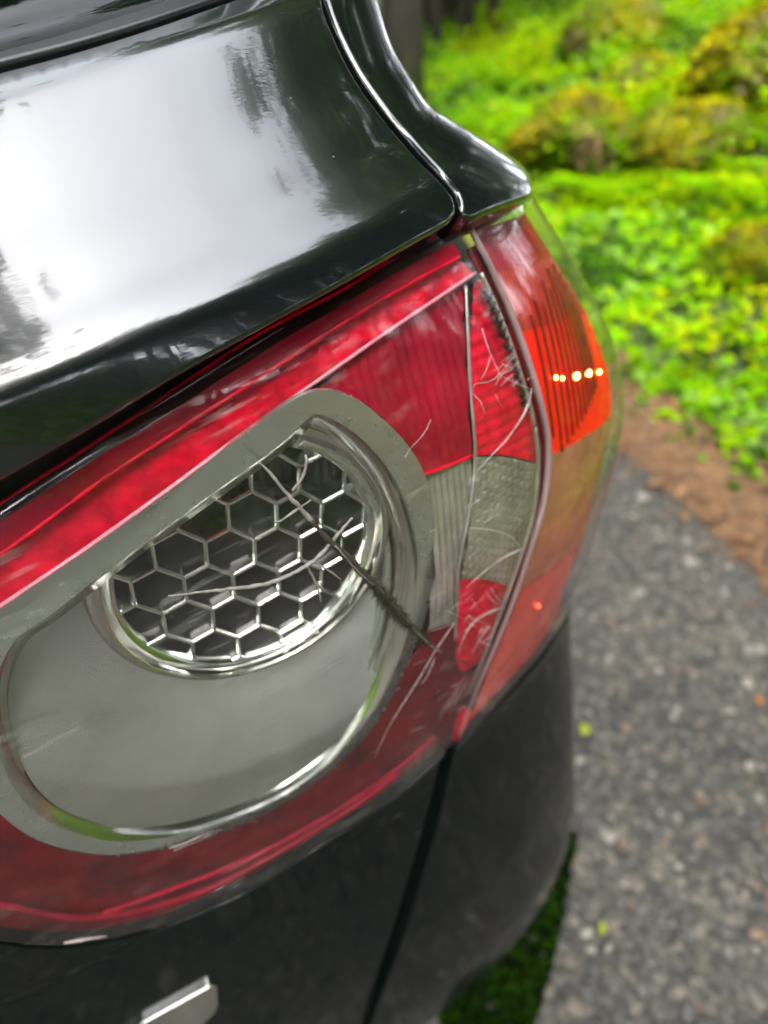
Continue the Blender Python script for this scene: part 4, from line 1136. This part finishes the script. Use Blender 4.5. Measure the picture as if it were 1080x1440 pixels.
def crown_mesh(h, rc, seed, n=5200, lo=0.32):
    r_ = np.random.default_rng(seed); nb = 70
    zc = h * r_.uniform(lo, 1.02, nb); az = r_.uniform(0, 6.28, nb)
    lim = rc * np.clip(1.15 - (zc / h - lo) / (1.0 - lo), 0.12, 1) * r_.uniform(0.35, 1.0, nb)
    cen = np.stack([np.cos(az) * lim, np.sin(az) * lim, zc - 0.12 * lim], 1)
    k = r_.integers(0, nb, n); c = cen[k] + r_.normal(0, 1, (n, 3)) * np.array([0.42, 0.42, 0.2]) * (0.5 + 0.25 * rc)
    V_, F_ = leaves(c, 0.20, 0.45)
    o = bulk('crown', V_, F_, CROWN, r_.integers(0, 3, nb)[k]); me = o.data; bpy.data.objects.remove(o); return me
TRK = [trunk_mesh(13, 0.10, 1), trunk_mesh(16, 0.13, 2), trunk_mesh(11, 0.075, 3), trunk_mesh(12, 0.09, 4)]
CRW = [crown_mesh(13, 2.4, 1), crown_mesh(16, 2.8, 2), crown_mesh(11, 1.9, 3), crown_mesh(12, 2.4, 4, 6500, 0.04)]
def tree(x, y, k, label, group, rz=0.0, s=1.0):
    z = float(gz(np.array(x), np.array(y)))
    e = empty('forest_tree', (x, y, z)); e.scale = (s, s, s); e.rotation_euler = (0, 0, rz)
    for nme, me in (('trunk', TRK[k]), ('crown', CRW[k])):
        o = bpy.data.objects.new(nme, me); COL.objects.link(o); o.parent = e
    tag(e, label, 'tree', group); return e
GT = 'trees at the forest edge beyond the car'
for px, k, lab in (((572, 185), 1, 'thick mossy tree trunk rising right beside the car roof pillar'), ((545, 150), 0, 'dark tree trunk half hidden by the car pillar'),
                   ((612, 95), 2, 'thin brown tree trunk just beyond the thick mossy one'), ((655, 62), 0, 'slim tree trunk standing behind the green undergrowth'),
                   ((690, 40), 2, 'distant slender tree trunk at the far edge of the bank'), ((630, 48), 1, 'dark straight trunk between the thin brown one and the slim one'),
                   ((596, 60), 2, 'narrow trunk peeping out behind the thick mossy trunk'), ((672, 30), 2, 'far pale trunk behind the ferns at the edge of the woods')):
    p_ = onbank(px); tree(float(p_[0]), float(p_[1]), k, lab, GT, random.uniform(0, 6))
LB = 'leafy forest tree standing back from the path behind the car'
spots = []
def grow(x_, y_, s_):
    if any((x_ - a_) ** 2 + (y_ - b_) ** 2 < 2.2 for a_, b_ in spots): return
    spots.append((x_, y_)); tree(x_, y_, random.randrange(3), LB, 'forest trees around the path', random.uniform(0, 6), s_)
for k in range(13): grow(9.0 + random.uniform(-0.4, 0.8), -15 + 2.6 * k + random.uniform(-0.6, 0.6), random.uniform(1.1, 1.4))
for k in range(14): grow(-14.0 + random.uniform(-0.9, 0.9), -4 + 2.2 * k + random.uniform(-0.5, 0.5), random.uniform(0.65, 0.85))
for k in range(9): grow(-2.0 + 1.15 * k, -8.2 + random.uniform(-1.0, 0.6) - 0.5 * (k < 3), random.uniform(1.0, 1.2))  # row added behind the viewer to darken what the car reflects
for k in range(170):
    x_ = random.uniform(-18, 18); y_ = random.uniform(-20, 30)
    if -13.5 < x_ < 7.4 and -7 < y_ < 10: continue
    if -4 < x_ < 3.2 and y_ > 9: continue
    if y_ <= -7 and ps(y_) - 4 < x_ < ps(y_) + 2.4: continue
    grow(x_, y_, random.uniform(0.85, 1.2))
for x_, y_, s_, k_ in ((-3.35, -1.3, 1.45, 2), (-3.5, 0.8, 1.4, 2), (-4.6, 3.6, 1.3, 2)):
    tree(x_, y_, k_, 'slender tree whose thin crown leans over the path on the far side of the car', 'thin trees across the path', random.uniform(0, 6), s_)
LW = 'bushy low-branched tree closing off the woods round the path'
for k in range(64):
    w = 2 * math.pi * k / 64; r_ = random.uniform(17, 23); x_, y_ = r_ * math.sin(w), r_ * math.cos(w) + 3
    if y_ > 3 and -4 < x_ < 2.5: x_ = random.choice((-5.5, 3.5))
    tree(x_, y_, 3, LW, 'bushy trees round the clearing', random.uniform(0, 6), random.uniform(0.9, 1.2))

LEAF = leafm('fallen_yellow_leaf', (0.30, 0.34, 0.03), 0.3); LEAFO = leafm('fallen_orange_leaf', (0.42, 0.16, 0.04), 0.3)
for px, sz, m_, lab in (((822, 1031), 0.011, LEAF, 'small yellow-green leaf lying on the asphalt beside the bumper'), ((1067, 990), 0.008, LEAFO, 'tiny orange leaf lying on the asphalt away from the car'),
                        ((846, 1313), 0.007, LEAF, 'pale yellow leaf scrap on the asphalt below the bumper')):
    p_ = onbank(px); V_ = [(0, 0, 0.006)]; nL = 14
    for k in range(nL):
        w = 2 * math.pi * k / nL; r_ = sz * (1 + 0.25 * math.cos(w) + 0.06 * math.sin(3 * w)); V_.append((r_ * math.cos(w) * 1.25, r_ * math.sin(w) * 0.8, 0.004 + 0.003 * math.sin(2 * w)))
    o = mesh('fallen_leaf', V_, [(0, 1 + k, 1 + (k + 1) % nL) for k in range(nL)], m_); o.location = (float(p_[0]), float(p_[1]), 0.004); o.rotation_euler = (0, 0, 1.0)
    tag(o, lab, 'leaf', 'fallen leaves on the path')

# dark green patch added on the path in place of a bumper reflection
mp = np.array([onbank(p_) for p_ in crs([(806, 1178), (800, 1236), (786, 1306), (769, 1380), (749, 1442), (728, 1500), (640, 1500), (620, 1380), (690, 1270), (760, 1195)], 12, True)])
mn, mx_ = mp[:, :2].min(0), mp[:, :2].max(0)
c = np.stack([rng.uniform(mn[0], mx_[0], 9000), rng.uniform(mn[1], mx_[1], 9000), np.zeros(9000)], 1)
c = c[in_poly(c[:, :2], mp[:, :2])]; c[:, 2] = 0.004 + np.abs(rng.normal(0, 0.006, len(c)))
V_, F_ = leaves(c, 0.012, 0.5)
MG = [leafm('patch_dark', (0.005, 0.016, 0.001), 0.2), leafm('patch_green', (0.009, 0.028, 0.001), 0.2), leafm('patch_black', (0.003, 0.005, 0.001), 0.2)]
o = bulk('green_patch', V_, F_, MG, rng.integers(0, 3, len(F_))); tag(o, 'dark green leafy patch added in place of the bumper corner reflection', 'moss', kind='stuff')
